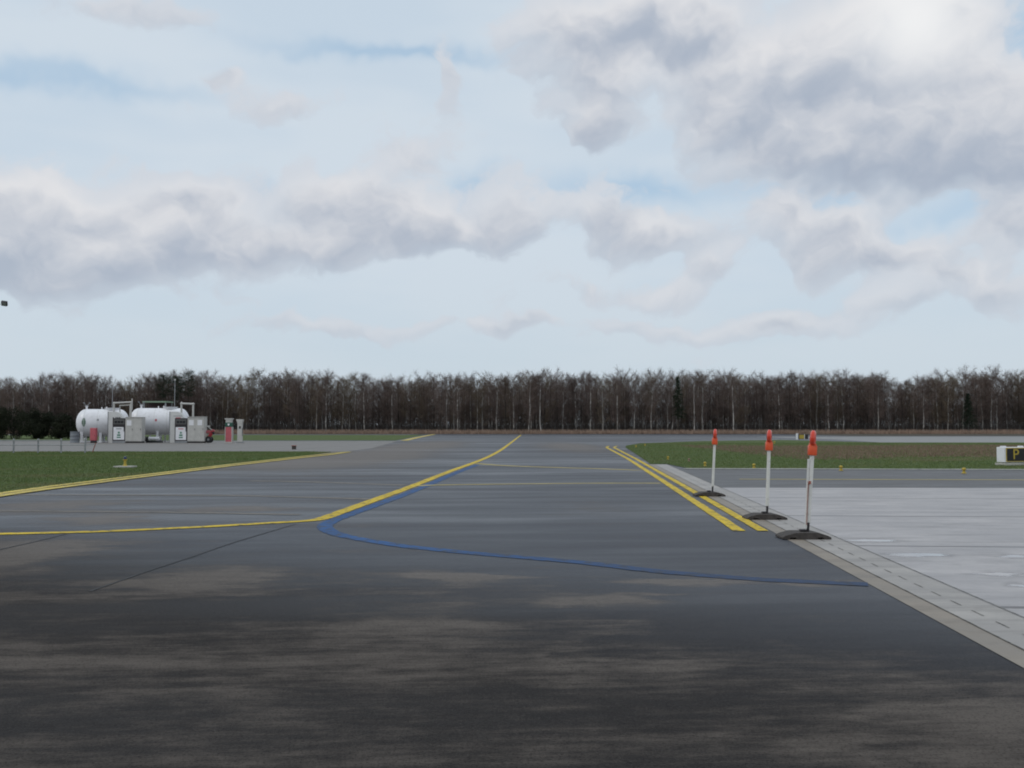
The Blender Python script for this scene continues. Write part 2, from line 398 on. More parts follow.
ribbon('drain_joint', [edge(1, .233), edge(41, .233)], .013, .0135, M['jointgrey'])
ribbon('drain_joint', [edge(1, .77), edge(41, .77)], .015, .0135, M['jointgrey'])
# centre line, blue line, edge lines
ribbon('yellow_line', gg([(-260, 540), (-100, 536.5), (0, 534.5), (100, 532), (200, 527.5), (270, 523.5), (300, 521.8), (318, 520), (330, 516.5), (345, 511), (378, 499), (410, 487.3), (450, 471.5), (480, 460.5), (496, 453), (508, 445), (521, 435)]), .26, .012, M['line_yellow'], True, .08)
ribbon('blue_line', gg([(477, 465), (455, 473.5), (425, 486.5), (400, 496.5), (370, 507.5), (345, 516.5), (330, 522.5), (325, 527.5), (333, 533), (352, 538), (400, 546), (450, 551.5), (500, 556), (560, 561), (600, 565), (650, 571), (700, 575.5), (760, 580), (800, 582), (868, 585)]), .25, .009, M['line_blue'], True, .08)
for off in (-.49, -.13):
    ribbon('yellow_edge_line', [edge(15.4, off-.0), edge(30, off), edge(50, off*1.1), edge(78, off*1.6-.1), (edge(84, off*2)[0]+.4, 84+off)], .19 if off < -.3 else .17, .0125, M['line_yellow'], False, .08)
for k, dy in enumerate((0, 1.2)):
    ribbon('yellow_edge_line', gg([(-160, 521-dy), (0, 496.5-dy*1.9), (50, 489.3-dy*1.8), (140, 477.8-dy*1.5), (230, 466.3-dy*1.1), (300, 458.2-dy), (330, 455-dy), (349, 452.3-dy*.2)]), .30 if k else .36, .026, M['line_yellow2'], False, .08)
ribbon('yellow_edge_line', gg([(404, 440.8), (418, 437.5), (434, 434.4)]), .9, .026, M['line_yellow2'])
ribbon('faint_yellow_line', gg([(415, 486.2), (440, 485.2), (520, 484.2), (600, 483.5), (660, 483.5)]), .34, .010, M['line_faint'], True, .2)
ribbon('faint_yellow_line', gg([(475, 463.5), (500, 465.5), (540, 467.2), (600, 469), (640, 470.5)]), .45, .010, M['line_faint'], True, .2)
ribbon('pale_edge_line', [(edge(38.2, 1.0)[0], 38.2), (120, 30.2)], .75, .022, M['line_white'], False, .1)
ribbon('faint_yellow_line', [(edge(31.0, 1.9)[0], 30.6), (60, 28.2)], .30, .012, M['line_faint'], False, .1)
ribbon('paving_joint', gg([(-120, 512.5), (0, 511.5), (150, 512.5), (300, 515)]), .22, .0095, M['joint'], True, .3)
ribbon('paving_joint', gg([(-60, 495), (200, 495.5), (300, 497.5), (372, 499.5)]), .30, .0095, M['joint'], True, .3)
ribbon('paving_joint', gg([(250, 481), (330, 482.8), (405, 485.5)]), .4, .0095, M['joint'], True, .3)
ribbon('tar_seam', gg([(296, 524.5), (240, 541), (190, 558), (150, 571), (90, 592)]), .03, .0085, M['tar'], True, .3)
ribbon('tar_seam', gg([(75, 532), (40, 541), (-10, 552), (-60, 562)]), .035, .0085, M['tar'], True, .3)
# grass areas and yards
GL = gp([(-700, 592), (-160, 518), (0, 493.8), (50, 486.8), (140, 475.6), (230, 464.4), (290, 457.6), (318, 454.2), (332, 452.3), (310, 451.8)])+[tuple(G(0, 451.8)[:2]), tuple(G(-700, 451.8)[:2])]
sheet('grass_verge', GL, .018, M['grass'])
yz = G(0, 452).y
sheet('service_yard', [(-260, yz+.02)]+[tuple(G(x, y)[:2]) for x, y in ((345, 452), (372, 448.5), (398, 441.3))]+[(-260, G(0, 440.8).y)], .013, M['yard'])
GF = [tuple(G(x, y)[:2]) for x, y in ((-400, 440.6), (398, 440.6), (424, 434.6))]+[(-400, DF-20)]
sheet('far_grass', [(-260, 118), tuple(G(396, 440.6)[:2]), (G(424, 435).x, G(424, 435).y), (-260, 200)], .018, M['grass'])
sheet('far_road', [(-260, 200.5), (G(424, 435).x-3, 200.5), (G(424, 435).x-1, 207), (-260, 207)], .02, M['yard'])
GR = [edge(D1+.2, .1), edge(D1+.2, .8), edge(38.6, 1.2), (120, 30.65), (120, 100), (G(880, 442.6).x, G(880, 442.6).y), (G(780, 440).x, G(780, 440).y), (G(700, 441.2).x, G(700, 441.2).y), (G(640, 443.6).x, G(640, 443.6).y), edge(85, 1.0), edge(78, .6), edge(60, .35)]
sheet('grass_verge', GR, .018, M['grass'])
# runway on the far right
sheet('runway', [(G(880, 442.6).x, 101.2), (160, 101.2), (260, 175), (G(760, 437).x, 165), (G(820, 439.6).x+2, 127)], .008, M['runway'])
ribbon('pale_edge_line', [(G(640, 438.2).x, 144), (G(760, 438).x, 147), (150, 160)], .9, .013, M['line_white'], False, .1)
sub_sheet('runway_shoulder', 60, 400, 176, DF-1, .007, M['floor'])
ribbon('kerb_stone', gg([(300, 440.9), (322, 440.7)]), .5, .03, M['drain'])
# ------------------------------------------------------------------ vegetation builders (triangle soups)
def seg(p0, p1, r0, r1, n=4):
    p0 = np.array(p0, float); p1 = np.array(p1, float); d = p1-p0; L = np.linalg.norm(d); d /= max(L, 1e-6)
    a = np.cross(d, [0.3, 0.9, 0.1]); a /= np.linalg.norm(a); c = np.cross(d, a); T = []
    for k in range(n):
        t0 = 2*math.pi*k/n; t1 = 2*math.pi*(k+1)/n
        u0 = a*math.cos(t0)+c*math.sin(t0); u1 = a*math.cos(t1)+c*math.sin(t1)
        T += [[p0+u0*r0, p0+u1*r0, p1+u1*r1], [p0+u0*r0, p1+u1*r1, p1+u0*r1]]
    return T
def twigs(base, dirs, L, w, rs):
    n = len(base); side = rs.normal(size=(n, 3)); side -= dirs*np.sum(side*dirs, 1)[:, None]; side /= np.linalg.norm(side, axis=1)[:, None]+1e-9
    w = w.reshape(-1, 1); L = L.reshape(-1, 1)
    return np.stack([base-side*w/2, base+side*w/2, base+dirs*L], 1)
def bare_tree(h, seed, spread=1.0, lean=0.0, low=.35, ntw=1500, tr=.13):
    rs = np.random.default_rng(seed); rr = random.Random(seed)
    pts = []; x = y = 0.0; n = 9
    for i in range(n+1):
        z = h*.93*i/n; pts.append(np.array([x, y, z])); x += rr.uniform(-.12, .12)+lean*h/n*.1; y += rr.uniform(-.12, .12)
    trunk = []
    for i in range(n):
        r0 = tr*(1-i/n)**.8+.02; r1 = tr*(1-(i+1)/n)**.8+.02
        trunk += seg(pts[i], pts[i+1], r0, r1, 6)
    br = []; bases = []; dirs = []; lens = []; ws = []
    nb = rr.randint(26, 36)
    for k in range(nb):
        t = low+(1-low)*(k+rr.random())/nb; f = t*.93*n/ .93; i = min(int(t*n), n-1); p_ = pts[i]+(pts[i+1]-pts[i])*(t*n-i)
        az = rr.uniform(0, 2*math.pi); up = rr.uniform(.35, 1.25)
        Lb = h*spread*(.08+.19*math.sin(math.pi*min(1, (1-t)/(1-low)*.85+.12)))*rr.uniform(.6, 1.25)
        d = np.array([math.cos(az), math.sin(az), up]); d /= np.linalg.norm(d)
        q = p_; dd = d.copy(); r = .045*(1-t)+.022
        for s_ in range(4):
            q2 = q+dd*Lb/4; br += seg(q, q2, r*(1-s_/4.5), r*(1-(s_+1)/4.5), 3)
            m_ = int(ntw/nb/4*(.6+.35*s_))
            tt = rs.random((m_, 1)); bases.append(q+(q2-q)*tt)
            dv = rs.normal(size=(m_, 3))*.95+dd*.8+np.array([0, 0, .15]); dv /= np.linalg.norm(dv, axis=1)[:, None]; dirs.append(dv)
            lens.append(rs.uniform(.4, 1.5, m_)*h/14); ws.append(rs.uniform(.016, .036, m_))
            q = q2; dd = dd+rs.normal(size=3)*.16+np.array([0, 0, .06]); dd /= np.linalg.norm(dd)
    m_ = 60; bases.append(pts[-2]+(pts[-1]-pts[-2])*rs.random((m_, 1))); dv = rs.normal(size=(m_, 3))*.5+np.array([0, 0, 1]); dv /= np.linalg.norm(dv, axis=1)[:, None]
    dirs.append(dv); lens.append(rs.uniform(.3, 1, m_)); ws.append(rs.uniform(.018, .035, m_))
    B = np.concatenate(bases); Dv = np.concatenate(dirs); Ln = np.concatenate(lens); W = np.concatenate(ws)
    tw = twigs(B, Dv, Ln, W, rs)
    tip = B+Dv*Ln[:, None]*.5        # second order twiglets
    dv2 = Dv+rs.normal(size=Dv.shape)*.8; dv2 /= np.linalg.norm(dv2, axis=1)[:, None]
    tw2 = twigs(tip, dv2, Ln*.7, W*.75, rs)
    return np.array(trunk), np.concatenate([np.array(br), tw, tw2])
def leaves(centers, size, rs, flat=.5):
    n = len(centers); a = rs.normal(size=(n, 3)); a /= np.linalg.norm(a, axis=1)[:, None]
    c = rs.normal(size=(n, 3)); c -= a*np.sum(a*c, 1)[:, None]; c /= np.linalg.norm(c, axis=1)[:, None]
    s_ = (size*rs.uniform(.6, 1.4, n))[:, None]
    return np.stack([centers-a*s_, centers+c*s_*flat, centers+a*s_], 1)
def conifer(h, rad, seed, low=.15, n=5000, pine=False):
    rs = np.random.default_rng(seed); tr = []
    tr += seg((0, 0, 0), (0, 0, h*.97), .17, .03, 6)
    cs = []; br = []
    tiers = 34 if not pine else 16
    for k in range(tiers):
        t = low+(1-low)*(k+.5)/tiers; rr_ = rad*((1-t)/(1-low))**.8*rs.uniform(.7, 1.2)+.15
        if pine: rr_ = rad*(.45+.7*math.sin(math.pi*(t-low)/(1-low)))*rs.uniform(.5, 1.2)
        for a in range(6 if not pine else 4):
            az = rs.uniform(0, 6.28); e = np.array([math.cos(az)*rr_, math.sin(az)*rr_, h*t-rr_*(.3 if not pine else -.25)]); s0 = np.array([0, 0, h*t])
            br += seg(s0, e, .03, .01, 3)
            m_ = n//(tiers*(6 if not pine else 4)); tt = rs.random((m_, 1))**(.7 if not pine else .35)
            cs.append(s0+(e-s0)*tt+rs.normal(size=(m_, 3))*np.array([.16, .16, .10])*(1 if not pine else 2.0))
    lf = leaves(np.concatenate(cs), .16, rs, .35)
    return np.array(tr), np.concatenate([np.array(br), lf])
def bush(w, d, h, seed, n=6000):
    rs = np.random.default_rng(seed); st = []; cs = []
    for k in range(9):
        e = np.array([rs.uniform(-w/2, w/2)*.7, rs.uniform(-d/2, d/2)*.6, h*rs.uniform(.6, .95)]); st += seg((e[0]*.3, e[1]*.3, 0), e, .07, .02, 4)
    for k in range(46):
        c = np.array([rs.uniform(-w/2, w/2), rs.uniform(-d/2, d/2), 0]); lim = h*(1-.35*(abs(c[0])/(w/2))**2.5)*rs.uniform(.8, 1.08)
        c[2] = rs.uniform(.12, .88)*lim; r = rs.uniform(.35, .75)*min(w, h)/4*1.2
        m_ = n//46; v = rs.normal(size=(m_, 3)); v /= np.linalg.norm(v, axis=1)[:, None]; cs.append(c+v*r*rs.random((m_, 1))**.4*np.array([1, 1, .8]))
    C = np.concatenate(cs); C[:, 2] = np.abs(C[:, 2])
    return np.array(st), leaves(C, .13, rs, .6)
# variants
TV = []
for k in range(12):
    hh = random.uniform(13.0, 14.2); t, c = bare_tree(hh, 100+k, spread=random.uniform(.8, 1.2), lean=random.uniform(-.3, .3), low=random.choice([.14, .2, .28]), ntw=1700, tr=random.uniform(.10, .16))
    TV.append((t, c, soup('trunk', t, M['bark'], 'mesh'), soup('trunk', t, M['birch'], 'mesh'), soup('crown', c, M['twig'], 'mesh'), soup('crown', c, M['twig2'], 'mesh')))
def skyline(px):    # row of the tree tops read off the photograph, as a height factor
    xs = [-150, 0, 50, 95, 115, 150, 190, 235, 255, 300, 340, 400, 440, 500, 560, 620, 680, 720, 760, 800, 850, 880, 905, 930, 970, 1024, 1180]
    ys = [380, 380, 376, 374, 385, 375, 373, 378, 371, 373, 377, 376, 375, 376, 372, 374, 375, 373, 376, 373, 374, 372, 383, 374, 371, 371, 372]
    return float(np.interp(px, xs, ys))
def put_tree(px, D, vi, birch, s=None, label=None, group=None, cat='tree', name=None, olive=False, white=False):
    t, c, mb_, mw, mc, mc2 = TV[vi]
    p_ = atD(px, D); h0 = t[:, :, 2].max()
    hh = hz(skyline(px), D)*.935*random.uniform(.90, 1.03) if s is None else s
    o = empty(name or ('birch_tree' if birch else 'bare_tree'), p_, random.uniform(0, 6.28)); k = hh/h0; o.scale = (k, k, k)
    tag(o, label, cat, group)
    if white:
        a = link('trunk', mw.copy(), None, o); a.data.materials.clear(); a.data.materials.append(M['birch_white'])
    else: a = link('trunk', mw if birch else mb_, None, o)
    link('crown', mc2 if olive else mc, None, o)
    return o
# prominent birches that can be pointed at
prom = [(529, 'tall birch with the brightest white trunk, just right of where the taxiway centre line ends'),
        (541, 'slim white birch standing right beside the brightest white trunk at the end of the taxiway'),
        (733, 'white birch standing behind the gap between the far and middle orange lamps'),
        (694, 'slender white birch standing just right of the dark spruce'),
        (702, 'leaning pale birch, second to the right of the dark spruce'),
        (779, 'leaning pale birch rising between the middle and near orange lamps'),
        (458, 'pale birch standing above the taxiway left of its centre line'),
        (651, 'slim pale birch a little to the left of the dark spruce'),
        (618, 'pale birch above the tip of the right hand double yellow line'),
        (326, 'pale birch standing behind the far strip of grass'),
        (365, 'white birch behind the right end of the far strip of grass'),
        (878, 'pale birch left of the notch in the tree line on the right')]
for i, (px, lab) in enumerate(prom):
    put_tree(px, 235.8, (i*5) % 12, True, label=lab, white=px in (529, 541, 733, 694))
# front rows of individual trees
n1 = 0; px = -150.0
while px < 1180 and n1 < 268:
    kind = random.random(); D = random.uniform(237.5, 250)
    bi = kind < .46
    lab = 'bare birch with greyish pale trunk at the forest edge behind the fence' if bi else 'leafless brown tree with dark trunk at the forest edge behind the fence'
    put_tree(px, D, random.randrange(12), bi, label=lab, group='pale trunked birches of the forest edge' if bi else 'bare brown trees of the forest edge', olive=random.random() < .3)
    px += random.uniform(3.2, 6.8)*.99; n1 += 1
# dense wood behind
parts_t = []; parts_c = []
for k in range(660):
    D = 251+55*random.random()**1.2; px = random.uniform(-190, 1215); t, c = TV[random.randrange(12)][:2]
    s_ = hz(skyline(px), D)*random.uniform(.68, .87)/t[:, :, 2].max(); a = random.uniform(0, 6.28)
    Rm = np.array([[math.cos(a), -math.sin(a), 0], [math.sin(a), math.cos(a), 0], [0, 0, 1]])*s_; p_ = np.array(atD(px, D))
    parts_t.append(t@Rm.T+p_); cc_ = c[np.random.default_rng(k).random(len(c)) < .62]; parts_c.append(cc_@Rm.T+p_)
tag(soup('forest', np.concatenate(parts_c), M['twig']), 'mass of bare brown crowns filling the wood behind the front row of trees', 'forest', kind='stuff')
tag(soup('forest_trunks', np.concatenate(parts_t), M['bark']), 'many dark trunks deep inside the wood behind the front row', 'tree trunks', kind='stuff')
N = 110000; rs = np.random.default_rng(5)
B = np.stack([rs.uniform(-175, 190, N), 239+rs.random(N)**.8*68, np.zeros(N)], 1); B[:, 2] = rs.uniform(0, 1, N)**1.3*6.5
dv = rs.normal(size=(N, 3))*.35+np.array([0, 0, 1]); dv /= np.linalg.norm(dv, axis=1)[:, None]
NB_ = 70000; B2 = np.stack([rs.uniform(-185, 200, NB_), 242+rs.random(NB_)*60, rs.uniform(0, 1.6, NB_)], 1)
dv2 = rs.normal(size=(NB_, 3))*.7+np.array([0, 0, .6]); dv2 /= np.linalg.norm(dv2, axis=1)[:, None]; dv2[:, 2] = np.abs(dv2[:, 2])
tag(soup('undergrowth', np.concatenate([twigs(B, dv, rs.uniform(1.0, 4.6, N), rs.uniform(.03, .10, N), rs), twigs(B2, dv2, rs.uniform(.6, 2.0, NB_), rs.uniform(.06, .16, NB_), rs)]), M['brush']), 'dark tangle of undergrowth between the trunks of the wood', 'undergrowth', kind='stuff')
N = 90000
B = np.stack([rs.uniform(-195, 205, N), 262+rs.random(N)*44, np.zeros(N)], 1); B[:, 2] = rs.uniform(2.0, 11.0, N)
dv = rs.normal(size=(N, 3))*.6+np.array([0, 0, .8]); dv /= np.linalg.norm(dv, axis=1)[:, None]
tag(soup('forest_branches', twigs(B, dv, rs.uniform(1.0, 3.6, N), rs.uniform(.04, .12, N), rs), M['twig']), 'dense bare branches deep inside the wood', 'branches', kind='stuff')
# evergreens
t, c = conifer(13.4, 2.0, 31, low=.30)
o = tag(empty('spruce_tree', atD(678, 236.0)), 'narrow dark green spruce standing out among the bare brown trees', 'tree'); soup('trunk', t, M['bark'], o); soup('crown', c, M['needle'], o)
for px, sd, hy, lab in ((188, 41, 372, 'dark pine with a bushy top above the right hand fuel tank cabinets'), (163, 42, 375, 'dark pine rising behind the right hand white fuel tank'), (176, 43, 377, 'shorter dark pine between two taller pines behind the fuel tanks')):
    t, c = conifer(hz(hy, 236.5), 2.1, sd, low=.6, n=2600, pine=True)
    o = tag(empty('pine_tree', atD(px, 236.5)), lab, 'tree'); soup('trunk', t, M['bark'], o); soup('crown', c, M['needle'], o)
t, c = conifer(9.5, 2.2, 47, low=.2)
o = tag(empty('spruce_tree', atD(968, 236.5)), 'low dark spruce half lost in the wood above the black P sign', 'tree'); soup('trunk', t, M['bark'], o); soup('crown', c, M['needle'], o)
# dark evergreen bushes on the left
for k, (px, w, top) in enumerate(((-38, 7, 406), (-8, 6, 404), (16, 6, 407), (38, 6, 409), (57, 5.4, 411), (72, 4.0, 418), (-64, 7, 405))):
    D = 134+random.uniform(-2, 3); t, c = bush(w, 4.2, hz(top, D), 60+k, 9000)
    lab = ['broad dark evergreen bush at the left edge, cut by the picture frame', 'tall dark evergreen bush at the far left above the low rail fence', 'dark evergreen bush above the first rail fence post', 'dark evergreen bush above the second rail fence post', 'dark evergreen bush left of the grey drum', 'small dark evergreen bush right behind the grey drum', 'outermost dark evergreen bush beyond the left edge'][k]
    o = tag(empty('evergreen_bush', atD(px, D)), lab, 'bush', 'dark evergreen bushes on the left'); soup('stem', t, M['bark'], o); soup('foliage', c, M['hedge'], o)
# reeds, grass tufts
def tufts(n, pts_fn, hmin, hmax, w, name, mt, label, cat, seed):
    rs = np.random.default_rng(seed); P = pts_fn(n, rs); n = len(P)
    dv = rs.normal(size=(n, 3))*.35+np.array([0, 0, 1]); dv /= np.linalg.norm(dv, axis=1)[:, None]
    return tag(soup(name, twigs(P, dv, rs.uniform(hmin, hmax, n), np.full(n, w)*rs.uniform(.6, 1.4, n), rs), mt), label, cat, kind='stuff')
tufts(80000, lambda n, rs: np.stack([rs.uniform(-190, 190, n), DF+rs.random(n)*8, np.zeros(n)], 1), .4, 1.35, .10, 'dead_grass', M['reed'], 'strip of tall pinkish brown dead grass along the foot of the perimeter fence', 'dead grass', 3)
def in_poly(P, poly):
    x, y = P[:, 0], P[:, 1]; ins = np.zeros(len(P), bool); n = len(poly); j = n-1
    for i in range(n):
        xi, yi = poly[i]; xj, yj = poly[j]
        ins ^= ((yi > y) != (yj > y)) & (x < (xj-xi)*(y-yi)/(yj-yi+1e-12)+xi); j = i
    return ins
def poly_pts(poly, xr, yr, bias=1.0, band=None):
    def f(n, rs):
        P = np.stack([rs.uniform(*xr, n), yr[0]+(yr[1]-yr[0])*rs.random(n)**bias, np.full(n, .018)], 1); P = P[in_poly(P, poly)]
        return P[(np.abs(P[:, 0]) < .62*P[:, 1]+4)] if band is None else P[band(P)]
    return f
tufts(330000, poly_pts(GL, (-50, -8), (18, 66), 1.3), .02, .075, .020, 'grass', M['blade'], 'short green grass on the left verge inside the double yellow line', 'grass', 11)
tufts(300000, poly_pts(GR, (5, 62), (30, 100), 1.6), .02, .085, .022, 'grass', M['blade'], 'short green grass on the right verge behind the orange lamps', 'grass', 12)
tufts(60000, poly_pts(GR, (12, 75), (48, 86), 1.1, band=lambda P: (P[:, 1] > 50+2.5*np.sin(P[:, 0]*.35)) & (P[:, 1] < 84+2*np.sin(P[:, 0]*.2)) & (P[:, 0] > 14)), .06, .20, .03, 'dead_grass', M['brownblade'], 'band of brown dead grass crossing the right verge behind the orange lamps', 'dead grass', 13)
# ------------------------------------------------------------------ perimeter fence
f = tag(empty('perimeter_fence', (0, 232.5, 0)), 'long grey wire perimeter fence along the foot of the wood', 'fence')
pm = None; X0, X1 = -140, 146
for k in range(96):
    x = X0+3.0*k
    if pm is None:
        mb = MB(); mb.tube((0, 0, 0), (0, 0, 2.15), .045, .045, 8); mb.tube((0, 0, 2.15), (0, -.28, 2.5), .03, .025, 6); q = mb.build('post', M['postgrey'], f); pm = q.data
    else: q = link('post', pm, None, f)
    q.location = (x, 0, 0)
W = []
for z in np.linspace(.1, 2.1, 9): W += seg((X0, 0, z), (X1, 0, z), .004, .004, 3)
for z, y in ((2.25, -.08), (2.36, -.17), (2.47, -.25)): W += seg((X0, y, z), (X1, y, z), .004, .004, 3)
for x in np.arange(X0, X1, .5): W += seg((x, 0, .05), (x, 0, 2.12), .004, .004, 3)
soup('wire_mesh', W, M['postgrey'], f)
# ------------------------------------------------------------------ warning lamp posts
def lamp_post(pxb, pyb, ptop, label, leanx, extra=False):
    b0 = G(pxb, pyb); root = tag(empty('warning_lamp_post', b0), label, 'warning lamp', 'orange warning lamps on posts along the drain')
    mb = MB(); w, d, h = .69, .40, .088     # rubber foot: chamfered slab with hand holes underneath
    prof = [(-w/2, .0), (-w/2+.03, .0), (-w/2+.10, .0), (-w/2+.11, .022), (-w/2+.19, .022), (-w/2+.20, 0), (w/2-.20, 0), (w/2-.19, .022), (w/2-.11, .022), (w/2-.10, 0), (w/2, 0), (w/2, .025), (w/2-.05, .05), (w/2-.19, h), (-w/2+.19, h), (-w/2+.05, .05), (-w/2, .025)]
    mb.prism([(x, -d/2, z+.012) for x, z in prof], (0, d, 0)); ft = mb.build('foot', M['rubber'], root)
    mb = MB(); mb.box((0, 0, h+.03), (.085, .09, .035), bevel=.008); mb.build('socket', M['dark'], ft)
    px_ = atD(pxb, 1).x
    x0 = leanx[0]; x1 = leanx[1]; zt = 1.6-.36
    base = Vector((x0, 0, h)); top = Vector((x1, 0, 1.19)); d_ = (top-base).normalized(); q = d_.to_track_quat('Z', 'Y').to_matrix()
    a = base+d_*.14
    mb = MB(); mb.tube(base, a+d_*.02, .020, .020, 12); mb.build('stub', M['dark'], root)
    L = (top-a).length
    mb = MB(); mb.box(a+d_*L/2, (.052, .052, L), bevel=.006, rot=q); mb.build('pole', M['polewhite'], root)
    if extra:
        a2 = base+Vector((-.035, -.02, .06)); t2 = top+Vector((-.052, -.01, -.05)); e = (t2-a2).normalized(); q2 = e.to_track_quat('Z', 'Y').to_matrix(); L2 = (t2-a2).length
        mb = MB(); mb.box(a2+e*L2/2, (.022, .030, L2), rot=q2, bevel=.003); sl = mb.build('side_strip', M['polewhite'], root)
        mb = MB(); mb.box(a2+e*(L2*.36)+Vector((.006, -.017, 0)), (.016, .003, L2*.62), rot=q2); mb.build('stripe', M['rust'], sl)
        mb = MB(); mb.box(a2+e*(L2*.66)+Vector((.02, -.024, 0)), (.062, .016, .045), rot=q2); mb.build('clamp', M['rust'], root)
    # lamp: battery box below, round lens above seen edge-on
    c0 = top+d_*.075
    mb = MB(); mb.box(c0, (.095, .12, .15), bevel=.018, rot=q); lb = mb.build('lamp_body', M['orange'], root, True)
    mb = MB(); mb.box(c0+d_*.085, (.085, .09, .03), bevel=.008, rot=q); mb.build('lamp_neck', M['orange'], lb)
    lc = c0+d_*.175
    mb = MB(); xv = Vector((1, -b0.x/b0.y-.05, 0)); xa = (xv-d_*xv.dot(d_)).normalized(); rot = xa.to_track_quat('Z', 'Y').to_matrix().to_4x4()
    mb.lathe([(0, -.044), (.06, -.042), (.092, -.036), (.106, -.022), (.112, -.020), (.112, .020), (.106, .022), (.092, .036), (.06, .042), (0, .044)], n=40, c=lc, m=rot)
    mb.build('lamp_lens', M['lens'], root, True)
    mb = MB(); mb.tube(lc+d_*.10, lc+d_*.125, .012, .010, 10); mb.build('bolt', M['dark'], lb)
    return root
lamp_post(803, 538.5, 813, 'nearest orange warning lamp, its white pole doubled by a red striped strip', (.07, .145), True)
lamp_post(764.5, 519.2, 770, 'middle one of three orange warning lamps, upright white pole on rubber foot', (.045, .09))
lamp_post(709.0, 496.2, 715, 'farthest orange warning lamp on a white pole, touching the double yellow line', (.08, .14))
# ------------------------------------------------------------------ yellow taxiway edge markers
def marker(px, py, label, pad=False, s=1.0, rust=False):
    r = tag(empty('edge_light', G(px, py, .02)), label, 'edge light', 'yellow edge lights in the grass'); r.scale = (s, s, s) if pad else (1.15*s, 1.15*s, .58*s); z = 0
    if pad:
        mb = MB(); mb.box((0, 0, .03), (.72, .6, .06), bevel=.012); mb.build('concrete_pad', M['concrete_pad'], r); z = .06
    ym = M['yellow'] if not rust else M['reed']
    mb = MB(); mb.lathe([(.0, z), (.09, z), (.09, z+.02), (.05, z+.05), (.045, z+.2), (.075, z+.22), (.085, z+.26), (.0, z+.26)], n=20); mb.build('stem', ym, r, True)
    mb = MB(); mb.lathe([(.06, z+.26), (.062, z+.31), (.045, z+.36), (0, z+.375)], n=20); mb.build('lens', M['glass_blue'] if pad else ym, r, True)
marker(125, 467.5, 'yellow edge light with dark lens on a white concrete pad, left verge', True)
marker(668, 459.5, 'small yellow edge light in the grass nearest the strip of pale concrete', s=.75)
marker(689, 461.5, 'faded brownish edge light between two yellow ones left of the far orange lamp', s=.7, rust=True)
marker(705, 466, 'yellow edge light in the grass just left of the far lamp pole', s=.8)
marker(754, 468, 'yellow edge light between the far and middle lamp poles', s=.8)
marker(841, 470.5, 'yellow edge light in the grass right of the nearest lamp pole', s=.85)
marker(964, 473.3, 'yellow edge light in the grass left of the black P sign', s=.9)
marker(774.5, 443.5, 'tiny far yellow edge light right beside the middle orange lamp', s=1.1)
marker(636, 447.2, 'tiny far yellow edge light inside the tip of the right verge', s=.8)
marker(645, 445.8, 'tiny far yellow edge light behind the tip of the right verge', s=.8)
r = tag(empty('junction_box', G(294, 449.3, .012)), 'small dark brown ground box on the yard beyond the left verge', 'box')
mb = MB(); mb.box((0, 0, .12), (.28, .22, .24), bevel=.02); mb.build('housing', M['rubber'], r); mb = MB(); mb.box((0, 0, .26), (.34, .28, .04), bevel=.01); mb.build('lid', M['rust'], r)
# ------------------------------------------------------------------ signs
def text_mesh(name, s, size, mt, parent, loc, rot=(math.pi/2, 0, 0), ext=.004, bold=0):
    cu = bpy.data.curves.new(name, 'FONT'); cu.body = s; cu.size = size; cu.extrude = ext; cu.align_x = 'CENTER'; cu.align_y = 'CENTER'; cu.offset = bold
    t = bpy.data.objects.new('tmp', cu); col.objects.link(t); bpy.context.view_layer.update()
    me = bpy.data.meshes.new_from_object(t.evaluated_get(bpy.context.evaluated_depsgraph_get())); bpy.data.objects.remove(t)
    me.name = name; me.materials.clear(); me.materials.append(mt); o = link(name, me, None, parent); o.location = loc; o.rotation_euler = rot; return o
c = G(1004.5, 465.6, .02)
r = tag(empty('taxiway_sign', c, R(12)), 'white cased black sign with yellow frame and yellow letter P at the right edge', 'sign')
mb = MB(); mb.box((.62, .24, .05), (1.3, .62, .10), bevel=.02); mb.build('plinth', M['concrete_pad'], r)
W_ = 1.16
mb = MB(); mb.box((W_/2, .24, .44), (W_, .46, .62), bevel=.02); cs = mb.build('case', M['white'], r)
for x in (.12, W_-.12):
    mb = MB(); mb.tube((x, .24, .10), (x, .24, .14), .035, .035, 10); mb.build('leg', M['greymetal'], r)
mb = MB(); mb.box((.55, .004, .44), (W_*.80, .02, .575)); fr = mb.build('frame', M['yellow'], r)
mb = MB(); mb.box((.55, -.009, .44), (W_*.80-.07, .012, .505)); mb.build('face', M['black'], r)
text_mesh('letter', 'P', .60, M['yellow'], r, (.53, -.020, .44), bold=.002)
mb = MB(); mb.box((.14, .24, .775), (.22, .10, .05), bevel=.01); mb.box((W_-.2, .24, .775), (.22, .10, .05), bevel=.01); mb.build('lifting_lug', M['white'], cs)
c = G(798, 440.3, .02)
r = tag(empty('taxiway_sign', c, R(8)), 'small far white and yellow sign board seen between the middle and near orange lamps', 'sign')
mb = MB(); mb.box((.65, .1, .42), (1.3, .16, .55), bevel=.02); mb.build('case', M['dark'], r)
mb = MB(); mb.box((-.06, .1, .45), (.18, .26, .74), bevel=.02); mb.build('end_panel', M['white'], r)
mb = MB(); mb.box((.48, .012, .42), (.62, .012, .46)); mb.build('face', M['yellow'], r)
mb = MB(); mb.box((.83, .01, .44), (.06, .02, .6)); mb.build('divider', M['white'], r)
for x in (.2, 1.1):
    mb = MB(); mb.tube((x, .1, 0), (x, .1, .2), .03, .03, 8); mb.build('leg', M['greymetal'], r)
